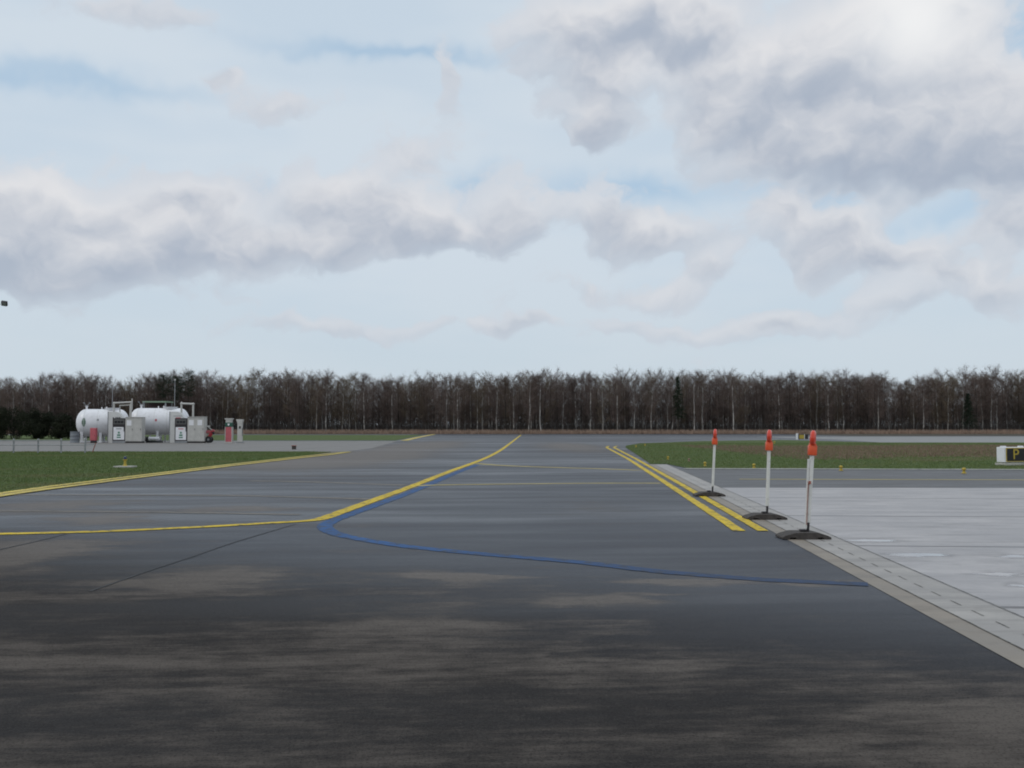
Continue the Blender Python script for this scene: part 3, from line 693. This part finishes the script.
# ------------------------------------------------------------------ light mast at the left edge
D = 60; cx = (-14-512)/F*D; zl = hz(303, D)
r = tag(empty('light_mast', (cx, D, 0)), 'dark floodlight on a mast reaching in at the left edge of the sky', 'light mast')
mb = MB(); mb.tube((0, 0, 0), (0, 0, zl+.3), .11, .06, 14); mb.build('mast', M['galv'], r, True)
mb = MB(); mb.tube((0, 0, zl-.05), (.72, 0, zl-.05), .03, .03, 8); mb.build('arm', M['galv'], r)
q = Matrix.Rotation(R(35), 3, 'X') @ Matrix.Rotation(R(10), 3, 'Y')
mb = MB(); mb.box((.97, 0, zl), (.34, .18, .30), bevel=.03, rot=q); fl = mb.build('floodlight', M['dark'], r)
mb = MB(); mb.box(Vector((.97, 0, zl))+q@Vector((0, -.095, 0)), (.28, .01, .24), rot=q); mb.build('lens', M['greymetal'], fl)
# ------------------------------------------------------------------ fuel station (scale: about .1 m per pixel at 100 m)
DS = 101.0
def sx_(px, D=DS): return (px-512)/F*D
def sz_(py, D=DS): return hz(py, D)
def fuel_tank(xl, xr, D, ytop, ybot, yaw, label, mark):
    D = D+1.5; x0, x1 = sx_(xl, D), sx_(xr, D); zt = sz_(ytop, D); zb = sz_(ybot, D); rad = (zt-zb)/2; zc = (zt+zb)/2
    span = x1-x0; Lx = span*.985; r = tag(empty('fuel_tank', ((x0+x1)/2, D, .01), yaw), label, 'fuel tank', 'white fuel tanks of the filling station')
    hL = Lx/2; dm = rad*.68; prof = [(0, -hL)]
    for k in range(1, 9): a = k/8*math.pi/2; prof.append((rad*math.sin(a), -hL+dm*(1-math.cos(a))))
    prof += [(rad, -hL+dm+.02)]
    for k in range(8, 0, -1): a = k/8*math.pi/2; prof.append((rad*math.sin(a), hL-dm*(1-math.cos(a))))
    prof.append((0, hL))
    prof.sort(key=lambda q: q[1]) if False else None
    mb = MB(); mb.lathe(prof, 'X', 56, (0, 0, zc)); sh = mb.build('shell', M['white'], r, True, 40)
    for xx in (-hL*.72, -hL*.02, hL*.6):     # saddles
        mb = MB(); zs = zc-rad*.55
        mb.box((xx, -rad*.62, zs/2), (.26, .22, zs), bevel=.02); mb.box((xx, rad*.62, zs/2), (.26, .22, zs), bevel=.02); mb.box((xx, 0, zs*.55), (.22, rad*1.1, zs*.35)); mb.box((xx, 0, .03), (.4, rad*1.7, .06))
        mb.build('saddle', M['white'], r)
    mb = MB(); mb.tube((-hL*.62, 0, zt-.06), (-hL*.62, 0, zt+.28), .10, .10, 14); mb.tube((-hL*.62, 0, zt+.28), (-hL*.62, 0, zt+.33), .17, .17, 14)
    mb.build('manhole_neck', M['white'], r)
    mb = MB()
    for s in (-1, 1): mb.tube((-hL*.62, 0, zt+.33), (-hL*.62+s*.28, 0, zt+.60), .035, .03, 8); mb.box((-hL*.62+s*.28, 0, zt+.64), (.17, .12, .09), bevel=.02)
    mb.build('vent_valve', M['greymetal'], r)
    for xx, hh in ((-hL*.05, .22), (hL*.13, .25)):
        mb = MB(); mb.tube((xx, 0, zt-.05), (xx, 0, zt+hh), .07, .05, 10); mb.build('nozzle', M['white'], r)
    mb = MB(); mb.lathe([(rad*.55, .0), (rad*.55, .05), (0, .06)], 'Y', 24, (hL*.35, -rad*.0, zt+.08), Matrix.Identity(4)); mb.tube((hL*.35, 0, zt-.1), (hL*.35, 0, zt+.09), rad*.5, rad*.5, 24); mb.build('manhole_cover', M['white'], r)
    for xx in (-hL+dm, -hL*.12, hL*.30):
        mb = MB(); mb.lathe([(rad-.01, -.02), (rad+.009, -.015), (rad+.009, .015), (rad-.01, .02)], 'X', 56, (xx, 0, zc)); mb.build('weld_seam', M['offwhite'], r, True)
    # plates and emblem sitting on the shell
    def on_shell(x, ang, w, h, mt, nm):
        n_ = 8; bm_ = MB(); rr = rad+.006; ps = []
        for k in range(n_+1):
            a = ang-h/2/rr+h/rr*k/n_; ps.append((-math.cos(a)*rr, zc+math.sin(a)*rr))
        for (ya, za), (yb, zb_) in zip(ps, ps[1:]): bm_.poly([(x-w/2, ya, za), (x+w/2, ya, za), (x+w/2, yb, zb_), (x-w/2, yb, zb_)])
        bmesh.ops.remove_doubles(bm_.bm, verts=bm_.bm.verts, dist=1e-5)
        bm_.build(nm, mt, r)
    if mark == 'green':
        for k in range(7): on_shell(-hL*.62+k*.055-.16, R(2), .05, .95*math.sin((k+1)/8*math.pi), M['palegreen'] if k % 2 else M['green'], 'emblem')
        on_shell(-hL*.1, R(12), .20, .22, M['greymetal'], 'data_plate')
    else:
        on_shell(-hL*.05, R(5), .20, .24, M['faded_red'], 'data_plate')
    return r, rad, zc, hL
ta = fuel_tank(78, 128.5, DS+1.0, 409.3, 436.5, R(12), 'left hand white fuel tank with a green emblem and a red box before it', 'green')
tb = fuel_tank(131, 189, DS+1.4, 408.3, 434.8, R(10), 'right hand white fuel tank between the two grey cabinets', 'red')
# tall flat end casing standing in front of each tank
def casing(xl, xr, ytop, D, label, text):
    x0, x1 = sx_(xl, D), sx_(xr, D); w = x1-x0; zt = sz_(ytop, D)
    r = tag(empty('pump_casing', (x0+w/2, D, .012)), label, 'casing', 'casings between tank and pump')
    mb = MB(); mb.prism([(-w/2, -.25, .0), (w/2, -.25, 0), (w/2, -.25, zt*.74), (w*.2, -.25, zt*.95), (-w*.02, -.25, zt), (-w/2, -.25, zt)], (0, .5, 0)); mb.build('panel', M['offwhite'], r)
    mb = MB(); mb.box((-w/2-.03, 0, zt/2), (.06, .56, zt)); mb.build('edge_post', M['greymetal'], r)
    if text == 'dark':
        for k, x in enumerate((-.30, -.02, .16, .34)): mb = MB(); mb.box((x, -.256, zt*.80), (.12, .012, .16 if k else .10)); mb.build('gauge', M['dark'], r)
    else:
        mb = MB(); mb.box((.0, -.256, zt*.86), (.85, .012, .05)); mb.build('label_strip', M['greymetal'], r); mb = MB(); mb.box((.05, -.256, zt*.80), (.5, .012, .10)); mb.build('label_strip', M['faded_red'], r)
    return r
casing(109.5, 125.5, 411.8, DS-.1, 'pale steel casing with dark gauges behind the left fuel pump', 'dark')
casing(171, 186.5, 411.8, DS-.1, 'pale steel casing with a red strip behind the right fuel pump', 'red')
def fuel_pump(xl, xr, ytop, ybot, D, label):
    x0, x1 = sx_(xl, D), sx_(xr, D); w = x1-x0; zt = sz_(ytop, D); zb = max(sz_(ybot, D), .06); h = zt-zb
    r = tag(empty('fuel_pump', (x0+w/2, D, .012)), label, 'fuel pump', 'dark framed fuel pumps')
    mb = MB(); mb.box((0, 0, zb/2), (w*1.0, .62, zb)); mb.build('plinth', M['greymetal'], r)
    mb = MB(); mb.box((0, 0, zb+h/2), (w, .60, h), bevel=.03); mb.build('housing', M['dark'], r)
    mb = MB(); mb.box((0, -.306, zb+h*.84), (w*.84, .02, h*.22), bevel=.006); dp = mb.build('display_panel', M['postgrey'], r)
    for k in (-1, 0, 1):
        mb = MB(); mb.box((k*w*.24, -.322, zb+h*.83), (w*.20, .014, h*.11)); mb.build('display', M['black'], dp)
    mb = MB(); mb.box((0, -.306, zb+h*.325), (w*.84, .02, h*.56), bevel=.006); fp = mb.build('front_panel', M['white'], r)
    mb = MB()   # small green figure: stacked rounded blocks as on the panel
    mb.box((0, -.322, zb+h*.36), (w*.14, .012, h*.08), bevel=.003); mb.box((0, -.322, zb+h*.25), (w*.26, .012, h*.07), bevel=.003); mb.box((0, -.322, zb+h*.15), (w*.30, .012, h*.05), bevel=.003)
    mb.build('emblem', mat('green_print', (.06, .22, .14), .5), fp)
    mb = MB(); mb.box((0, -.322, zb+h*.53), (w*.42, .012, h*.035)); mb.build('caption_strip', M['greymetal'] if xl < 150 else M['faded_red'], fp)
    mb = MB(); mb.tube((w*.40, -.36, zb+h*.58), (w*.40, -.36, zb+h*.42), .03, .03, 8); mb.box((w*.40, -.36, zb+h*.60), (.07, .12, .10), bevel=.02); mb.build('nozzle', M['black'], r)
    return r
fuel_pump(114, 127, 418.3, 440.8, DS-1.0, 'left fuel pump with black frame, white front and green figure')
fuel_pump(176, 188.6, 418.3, 441.0, DS-1.0, 'right fuel pump with black frame, white front and reddish caption')
def cabinet(xl, xr, ytop, ybot, D, n, label, notice):
    x0, x1 = sx_(xl, D), sx_(xr, D); w = x1-x0; zt = sz_(ytop, D); zb = max(sz_(ybot, D), .1); h = zt-zb
    r = tag(empty('steel_cabinet', (x0+w/2, D, .012)), label, 'cabinet', 'pale steel cabinets beside the pumps')
    mb = MB(); mb.box((0, 0, zb/2), (w*.94, .8, zb)); mb.build('plinth', M['dark'], r)
    mb = MB(); mb.box((0, 0, zb+h/2), (w, .9, h), bevel=.02); mb.build('housing', M['cream'], r)
    mb = MB(); mb.box((0, -.02, zb+h+.02), (w+.08, 1.0, .05), bevel=.01); mb.build('top', M['cream'], r)
    for k in range(n):
        cx_ = -w/2+w/n*(k+.5); mb = MB(); mb.box((cx_, -.455, zb+h*.5), (w/n*.90, .018, h*.90), bevel=.005); dr = mb.build('door', M['cream'], r)
        mb = MB(); mb.box((cx_+w/n*.34, -.48, zb+h*.5), (.03, .03, .16), bevel=.006); mb.build('handle', M['dark'], dr)
        if notice[k]: mb = MB(); mb.box((cx_-.03, -.470, zb+h*.77), (w/n*.55, .01, h*.22)); tag(mb.build('notice', M['white'], dr), notice[k] if isinstance(notice[k], str) else None)
    return r
cabinet(127.4, 144, 417.6, 441.4, DS-.9, 2, 'pale steel two door cabinet joined to the left fuel pump', (1, 0))
cabinet(189.2, 206, 417.2, 441.4, DS-.9, 2, 'pale steel two door cabinet right of the right fuel pump', (1, 1))
# red box, drum, pillar, trolley
D = DS-1.6; r = tag(empty('extinguisher_box', (sx_(94.3, D), D, .012)), 'pinkish red upright box standing in front of the left tank', 'box')
w = .60; zt = sz_(428, D)
mb = MB(); mb.box((0, 0, .12), (.5, .3, .24)); mb.build('stand', M['dark'], r); mb = MB(); mb.box((0, 0, (zt+.24)/2), (w, .4, zt-.24), bevel=.04); mb.build('housing', M['faded_red'], r)
mb = MB(); mb.box((0, -.205, (zt+.24)/2), (w*.8, .02, (zt-.24)*.85), bevel=.006); dr = mb.build('door', M['faded_red'], r); mb = MB(); mb.box((.17, -.225, .75), (.03, .03, .12)); mb.build('handle', M['dark'], dr)
D = DS+.2; r = tag(empty('drum', (sx_(75.5, D), D, .012)), 'bluish grey drum standing left of the left tank', 'drum')
pr = [(0, 0), (.44, 0), (.46, .02), (.44, .05)]
for z in (.38, .74): pr += [(.44, z-.03), (.46, z), (.44, z+.03)]
pr += [(.44, 1.08), (.46, 1.11), (.44, 1.13), (.42, 1.10), (0, 1.10)]
mb = MB(); mb.lathe(pr, n=32); mb.build('body', M['drum'], r, True); mb = MB(); mb.tube((.2, -.1, 1.1), (.2, -.1, 1.14), .05, .05, 10); mb.build('bung', M['dark'], r)
D = DS-.6; r = tag(empty('extinguisher_trolley', (sx_(209.5, D), D, .012)), 'red wheeled fire extinguisher trolley with black wheel beside the right cabinet', 'trolley')
mb = MB(); mb.tube((-.12, 0, .42), (.45, .0, 1.28), .17, .17, 18); mb.build('cylinder', M['red'], r, True)
mb = MB(); mb.tube((-.3, -.06, 1.0), (.3, -.06, 1.0), .04, .04, 8); mb.box((-.05, -.06, 1.15), (.5, .12, .18), bevel=.03); mb.build('bracket', M['faded_red'], r)
for s, nm in ((-1, 'wheel'), (1, 'wheel')):
    mb = MB(); mb.lathe([(.12, -.06), (.30, -.06), (.33, -.03), (.33, .03), (.30, .06), (.12, .06)], 'Y', 28, (.02, s*.30, .34)); wh = mb.build('wheel', M['black'], r, True)
    mb = MB(); mb.lathe([(0, -.05), (.12, -.05), (.12, .05), (0, .05)], 'Y', 20, (.02, s*.30, .34)); mb.build('hub', M['greymetal'], wh, True)
mb = MB(); mb.tube((.42, -.12, 1.2), (-.15, -.12, 1.68), .03, .03, 8); mb.box((-.1, -.12, 1.66), (.34, .14, .12), bevel=.03); mb.build('hose_box', M['polewhite'], r)
mb = MB(); mb.tube((.3, -.2, 1.1), (.5, -.2, .85), .04, .03, 8); mb.box((.52, -.2, .98), (.12, .2, .26), bevel=.03); mb.build('handle', M['black'], r)
D = DS-.2; x = sx_(229.5, D); r = tag(empty('old_fuel_pump', (x, D, .012)), 'old fuel pump with white cap, green band and faded red body', 'fuel pump'); zt = sz_(417.4, D)
mb = MB(); mb.box((0, 0, .05), (.8, .6, .10)); mb.build('plinth', M['cream'], r)
mb = MB(); mb.box((0, 0, .85), (.60, .46, 1.5), bevel=.03); mb.build('body', M['faded_red'], r)
mb = MB(); mb.box((0, 0, 1.82), (.68, .50, .44), bevel=.02); gb = mb.build('display_head', M['green'], r)
mb = MB(); mb.prism([(-.13, -.262, 1.92), (.13, -.262, 1.92), (0, -.262, 1.68)], (0, .01, 0)); mb.build('emblem', M['white'], gb)
mb = MB(); mb.box((0, 0, 2.2), (.60, .46, .33)); mb.box((0, 0, 2.40), (.80, .56, .10), bevel=.02); mb.build('cap', M['cream'], r)
for s in (-1, 1): mb = MB(); mb.box((s*.335, 0, .85), (.06, .5, 1.5)); mb.build('side_panel', M['cream'], r)
D = DS-.2; x = sx_(240.4, D); r = tag(empty('old_fuel_pump', (x, D, .012)), 'narrow pale grey fuel pump with a wider head, rightmost of the station', 'fuel pump')
mb = MB(); mb.box((0, 0, .05), (.7, .5, .1)); mb.build('plinth', M['greymetal'], r)
mb = MB(); mb.box((0, 0, 1.05), (.46, .40, 1.9), bevel=.02); bd = mb.build('body', M['cream'], r)
mb = MB(); mb.prism([(-.23, -.22, 1.95), (.23, -.22, 1.95), (.36, -.22, 2.36), (-.36, -.22, 2.36)], (0, .44, 0)); mb.build('head', M['cream'], r)
mb = MB(); mb.box((.03, -.208, 1.55), (.18, .012, .26)); mb.build('display', M['dark'], bd); mb = MB(); mb.tube((.26, -.1, 1.5), (.26, -.1, .7), .02, .02, 8); mb.build('hose', M['black'], r)
# aerial poles and pipes
for px, pt, lab in ((112.3, 384.5, 'thin grey pole rising behind the left fuel pump'), (174.6, 380.5, 'taller thin grey pole rising behind the right fuel pump')):
    D = DS+4; x = sx_(px, D); r = tag(empty('mast', (x, D, .012)), lab, 'pole', 'thin poles behind the tanks'); zt = sz_(pt, D)
    mb = MB(); mb.tube((0, 0, 0), (0, 0, zt), .045, .03, 10); mb.build('pole', M['galv'], r); mb = MB(); mb.box((0, 0, .02), (.3, .3, .04)); mb.build('base_plate', M['galv'], r); mb = MB(); mb.tube((0, 0, zt), (0, 0, zt+.16), .09, .04, 10); mb.build('cap', M['cream'], r)
def pipe_run(pts, rr, lab, D):
    r = tag(empty('vent_pipe', (sx_(pts[0][0], D), D, 0)), lab, 'pipe', 'overhead pipes of the filling station'); x0 = sx_(pts[0][0], D)
    P = [Vector((sx_(x, D)-x0, 0, max(sz_(y, D), .012))) for x, y in pts]
    for a, c in zip(P, P[1:]): mb = MB(); mb.tube(a, c, rr, rr, 12); mb.build('pipe', M['cream'], r, True)
    for a in P[1:-1]: mb = MB(); bmesh.ops.create_uvsphere(mb.bm, u_segments=12, v_segments=8, radius=rr*1.35, matrix=Matrix.Translation(a)); mb.build('elbow', M['cream'], r, True)
    return r
pipe_run([(114, 443.5), (114, 403.0), (131, 402.2), (131.2, 443.5)], .085, 'pale pipe bridge over the gap between the two tanks', DS+.3)
pipe_run([(181.5, 443.5), (181.5, 403.6), (193.2, 404), (193.4, 443.5)], .10, 'pale pipe bridge above the right pump and cabinet', DS+.3)
pipe_run([(120, 443.5), (120, 405.6), (130, 405), (130, 443.5)], .055, 'thinner pipe just under the left pipe bridge', DS+.6)
pipe_run([(132, 410), (132, 398.5)], .06, 'short upright vent pipe at the corner of the left pipe bridge', DS+.3)
pipe_run([(181.5, 443.5), (181.5, 401.5)], .05, 'short upright vent pipe at the corner of the right pipe bridge', DS+.7)
r = tag(empty('shelter', (sx_(158, DS+7), DS+7, 0)), 'dark low shelter with a pale green roof edge behind the right tank', 'shelter')
w = sx_(170, DS+7)-sx_(146, DS+7); zt = sz_(401.5, DS+7)
mb = MB(); mb.box((0, 0, zt-.06), (w, 2.2, .16)); mb.build('roof', M['palegreen'], r)
mb = MB(); mb.box((0, .6, zt-.72), (w-.2, .12, 1.15)); mb.build('dark_sheet', mat('dark_brown_sheet', (.05, .03, .032), .7), r)  # dark sheet filling the region below the roof
for sx2 in (-1, 1):
    for sy2 in (-1, 1): mb = MB(); mb.box((sx2*(w/2-.15), sy2*.95, (zt-.14)/2), (.12, .12, zt-.14)); mb.build('post', M['galv'], r)
r = tag(empty('pump_unit', (sx_(155, DS+.6), DS+.6, .012)), 'low white pump unit on a dark frame under the right tank', 'pump')
mb = MB(); mb.box((0, 0, .10), (1.5, .7, .2)); mb.build('frame', M['black'], r); mb = MB(); mb.tube((-.5, -.2, .42), (.6, -.2, .42), .17, .17, 16); mb.build('motor', M['white'], r, True)
mb = MB(); mb.lathe([(0, -.1), (.26, -.1), (.26, .1), (0, .1)], 'X', 20, (-.75, -.1, .36)); mb.build('pump_head', M['black'], r, True)
# low rail fence, left
r = tag(empty('rail_fence', (0, 0, 0)), 'low grey rail fence along the yard at the far left', 'fence'); pts_ = []
for i, px in enumerate((-40, -13, 13.5, 38, 61, 85)):
    b0 = G(px, 453.2); pts_.append(b0)
    mb = MB(); mb.tube((b0.x, b0.y, 0), (b0.x, b0.y, .86), .05, .05, 10); mb.tube((b0.x, b0.y, .86), (b0.x, b0.y, .89), .06, .04, 10); mb.build('post', M['galv'], r)
for z, n_ in ((.78, 5), (.50, 6)):
    P = pts_[:n_]
    for a, c in zip(P, P[1:]): mb = MB(); mb.tube((a.x, a.y-.06, z), (c.x, c.y-.06, z), .025, .025, 8); mb.build('rail', M['galv'], r)
b0 = G(94, 452.6); mb = MB(); mb.tube((b0.x-.1, b0.y, 0), (b0.x+.1, b0.y, .60), .03, .03, 8); tag(mb.build('post', M['rust'], r), 'leaning rusty end post')
mb = MB(); mb.tube((pts_[-1].x, pts_[-1].y-.06, .50), (b0.x+.08, b0.y-.03, .52), .022, .022, 8); mb.build('rail', M['galv'], r)
# ------------------------------------------------------------------ world: Nishita sky with clouds
SUN_EL, SUN_AZ = R(48), R(-120)     # azimuth measured clockwise from the view direction (+Y): from behind left
wd = bpy.data.worlds.new('World'); S.world = wd; wd.use_nodes = True; nt = wd.node_tree; b = NB(nt)
bg = nt.nodes['Background']; bg.inputs['Strength'].default_value = .1
sky = b.n('ShaderNodeTexSky', sky_type='NISHITA'); sky.sun_disc = False; sky.sun_elevation = SUN_EL; sky.sun_rotation = SUN_AZ; sky.air_density = 1.0; sky.dust_density = 1.5
gn = b.n('ShaderNodeNewGeometry'); dirv = b.vm('MULTIPLY', gn.outputs['Incoming'], (-1, -1, -1))
tcg = b.n('ShaderNodeTexCoord').outputs['Generated']; dirv = tcg
def noise2(vec, scale, det, rough):
    x = b.n('ShaderNodeTexNoise', noise_dimensions='2D'); b.l(vec, x.inputs['Vector']); x.inputs['Scale'].default_value = scale
    x.inputs['Detail'].default_value = det; x.inputs['Roughness'].default_value = rough; return x.outputs['Fac']
st = b.vm('MULTIPLY', dirv, (1, 1, 1.35))
sp_ = b.n('ShaderNodeSeparateXYZ'); b.l(dirv, sp_.inputs[0])
az = b.math('ARCTAN2', sp_.outputs[0], sp_.outputs[1]); el = b.math('ARCSINE', sp_.outputs[2])
cb = b.n('ShaderNodeCombineXYZ'); b.l(az, cb.inputs[0]); b.l(el, cb.inputs[1])
w1 = noise2(cb.outputs[0], 13, 3, .6)
wx = b.math('MULTIPLY', b.math('SUBTRACT', w1, .5), .075); cw = b.n('ShaderNodeCombineXYZ'); b.l(wx, cw.inputs[0]); b.l(b.math('MULTIPLY', wx, .6), cw.inputs[1])
ae2 = b.vm('ADD', cb.outputs[0], cw.outputs[0])
def madd(x, y, z):
    nn = b.n('ShaderNodeVectorMath', operation='MULTIPLY_ADD'); b.val(nn.inputs[0], x); b.val(nn.inputs[1], y); b.val(nn.inputs[2], z); return nn.outputs[0]
AE = [ae2]
def blobsum(L):
    acc = (0, 0, 0)
    for i_, (px, py, sx, sy) in enumerate(L):
        if i_ % 6 == 5: AE[0] = madd(acc, (1e-9, 1e-9, 1e-9), ae2)     # keeps the node chain sequential
        d = ray(px, py); ax, ay = math.atan2(d.x, d.y), math.asin(d.z); kx, ky = F/sx, F/sy
        v_ = madd(AE[0], (kx, ky, 0), (-ax*kx, -ay*ky, .5)); g_ = b.math('POWER', .3679, b.vm('DOT_PRODUCT', v_, v_)); acc = madd(v_, g_, acc)
    AE[0] = madd(acc, (1e-9, 1e-9, 1e-9), ae2); q_ = b.n('ShaderNodeSeparateXYZ'); b.l(acc, q_.inputs[0]); return q_.outputs
strong = [(20, 205, 62, 42), (88, 240, 66, 44), (40, 268, 95, 28), (190, 205, 55, 34), (205, 245, 85, 32), (325, 195, 46, 30), (395, 208, 62, 34), (320, 248, 75, 22), (438, 234, 60, 20), (-60, 240, 70, 50),
          (600, 215, 44, 30), (655, 240, 58, 20), (515, 215, 36, 40), (775, 215, 44, 24), (850, 230, 54, 26), (905, 252, 46, 16), (1008, 222, 42, 26), (1003, 285, 38, 24),
          (880, 60, 90, 52), (790, 60, 85, 46), (970, 95, 85, 55), (740, 105, 55, 42), (830, 142, 110, 34), (940, 155, 115, 30), (1040, 140, 80, 45), (910, 15, 60, 30), (560, 30, 70, 38), (604, 85, 48, 46), (690, 30, 42, 38), (650, 15, 60, 30)]
weak = [(420, 152, 46, 22), (590, 290, 60, 16), (680, 294, 40, 19), (822, 262, 45, 20), (885, 302, 50, 18), (940, 275, 32, 13), (785, 318, 42, 13), (710, 266, 28, 14), (282, 106, 52, 22), (445, 75, 16, 32), (130, 12, 100, 17), (592, 135, 22, 24), (700, 330, 150, 10), (330, 328, 110, 10), (225, 75, 25, 14), (500, 325, 60, 10)]
sA_ = blobsum(strong); sB_ = blobsum(weak)
KZ = 2.568*1.0     # undoes exp(-.25) and the .5 weight carried in z
tA = b.math('MULTIPLY', sA_[2], KZ); tB = b.math('MULTIPLY', sB_[2], KZ*.80)
behind = b.ss(b.math('ABSOLUTE', az), .65, 1.1)
t0 = b.math('ADD', b.math('ADD', tA, tB), b.math('MULTIPLY', behind, b.ss(b.noise(st, 2.2, 3), .42, .62)))
def cnoise(vec, det):
    vo = b.n('ShaderNodeTexVoronoi', feature='SMOOTH_F1', voronoi_dimensions='2D'); b.l(vec, vo.inputs['Vector']); vo.inputs['Scale'].default_value = 19; vo.inputs['Detail'].default_value = 0; vo.inputs['Roughness'].default_value = .5; vo.inputs['Smoothness'].default_value = .6
    return b.math('MULTIPLY_ADD', vo.outputs['Distance'], -.36, b.math('ADD', noise2(vec, 13, det, .60), .14))
a2 = b.vm('MULTIPLY', ae2, (1, 1.4, 0))
n0 = cnoise(a2, 6); n1_ = cnoise(b.vm('ADD', a2, (-.009, .024, 0)), 3)
d0 = b.math('MULTIPLY_ADD', b.math('SUBTRACT', n0, .5), 1.35, t0)
cov = b.ss(d0, .26, .64)
vert = b.math('DIVIDE', b.math('ADD', b.math('MULTIPLY', sA_[1], 1.28), b.math('MULTIPLY', sB_[1], .8)), b.math('ADD', t0, .25))
rel = b.math('MULTIPLY', b.math('SUBTRACT', n0, n1_), 1.25)
edge_l = b.ss(t0, 1.5, .45, 0, .42)
shade = b.ss(b.math('ADD', b.math('ADD', b.math('MULTIPLY', vert, 1.2), rel), edge_l), -.75, .95)
thick = b.ss(t0, .35, 1.3)
K = 1/.1
def kc(c): return tuple(x*K for x in c)
lit = b.mix(thick, kc((.63, .67, .73)), kc((.755, .755, .775)))
drk = b.mix(thick, kc((.50, .565, .65)), kc((.39, .445, .54)))
cloud = b.mix(shade, drk, lit)
hl = b.n('ShaderNodeSeparateXYZ'); b.l(dirv, hl.inputs[0])
horiz = b.ss(hl.outputs[2], .20, .0)
cloud = b.mix(b.math('MULTIPLY', horiz, .50), cloud, kc((.58, .645, .71)))
veiln = b.noise(b.vm('MULTIPLY', dirv, (1, 1, 3.5)), 3.2, 3, .55)
veil = b.ss(veiln, .32, .60, .70, 1.0)
hb = blobsum([(630, 190, 95, 15), (850, 190, 90, 16), (975, 212, 60, 14), (480, 188, 28, 20), (60, 78, 130, 12), (400, 52, 120, 8), (1005, 30, 60, 30), (250, 197, 26, 12)])
veil = b.math('MAXIMUM', b.math('SUBTRACT', veil, b.math('MULTIPLY', hb[2], KZ*.75)), 0.05)
skyc = b.mix(veil, b.mix(.75, sky.outputs[0], kc((.49, .655, .815))), kc((.62, .70, .78)))
skyc = b.mix(b.math('MULTIPLY', horiz, .6), skyc, kc((.56, .645, .70)))
brk = d = ray(915, 18)
hx = b.vm('SUBTRACT', dirv, tuple(brk)); hd = b.vm('DOT_PRODUCT', hx, hx)
bright = b.math('MULTIPLY', b.math('EXPONENT', b.math('MULTIPLY', hd, -450.0)), b.ss(d0, .3, .8))
cloud = b.mix(b.math('MULTIPLY', bright, .95), cloud, kc((.90, .90, .90)))
fin = b.mix(b.math('MULTIPLY', cov, .93), skyc, cloud)
b.l(fin, bg.inputs['Color'])
wd.cycles.sampling_method = 'MANUAL'; wd.cycles.sample_map_resolution = 512
# sun
sl = bpy.data.lights.new('sun', 'SUN'); sl.energy = .8; sl.angle = R(14); sl.color = (1, .96, .90)
so = bpy.data.objects.new('sun', sl); col.objects.link(so)
sd = Vector((math.sin(SUN_AZ)*math.cos(SUN_EL), math.cos(SUN_AZ)*math.cos(SUN_EL), math.sin(SUN_EL)))
so.rotation_euler = sd.to_track_quat('Z', 'Y').to_euler(); so.location = (0, -20, 60)
# view
S.view_settings.view_transform = 'Standard'; S.view_settings.look = 'None'; S.view_settings.gamma = 1; S.view_settings.exposure = 0.0
S.render.engine = 'CYCLES'; S.cycles.filter_width = 1.9; S.cycles.max_bounces = 3; S.cycles.diffuse_bounces = 2
S.render.resolution_x = 1024; S.render.resolution_y = 768
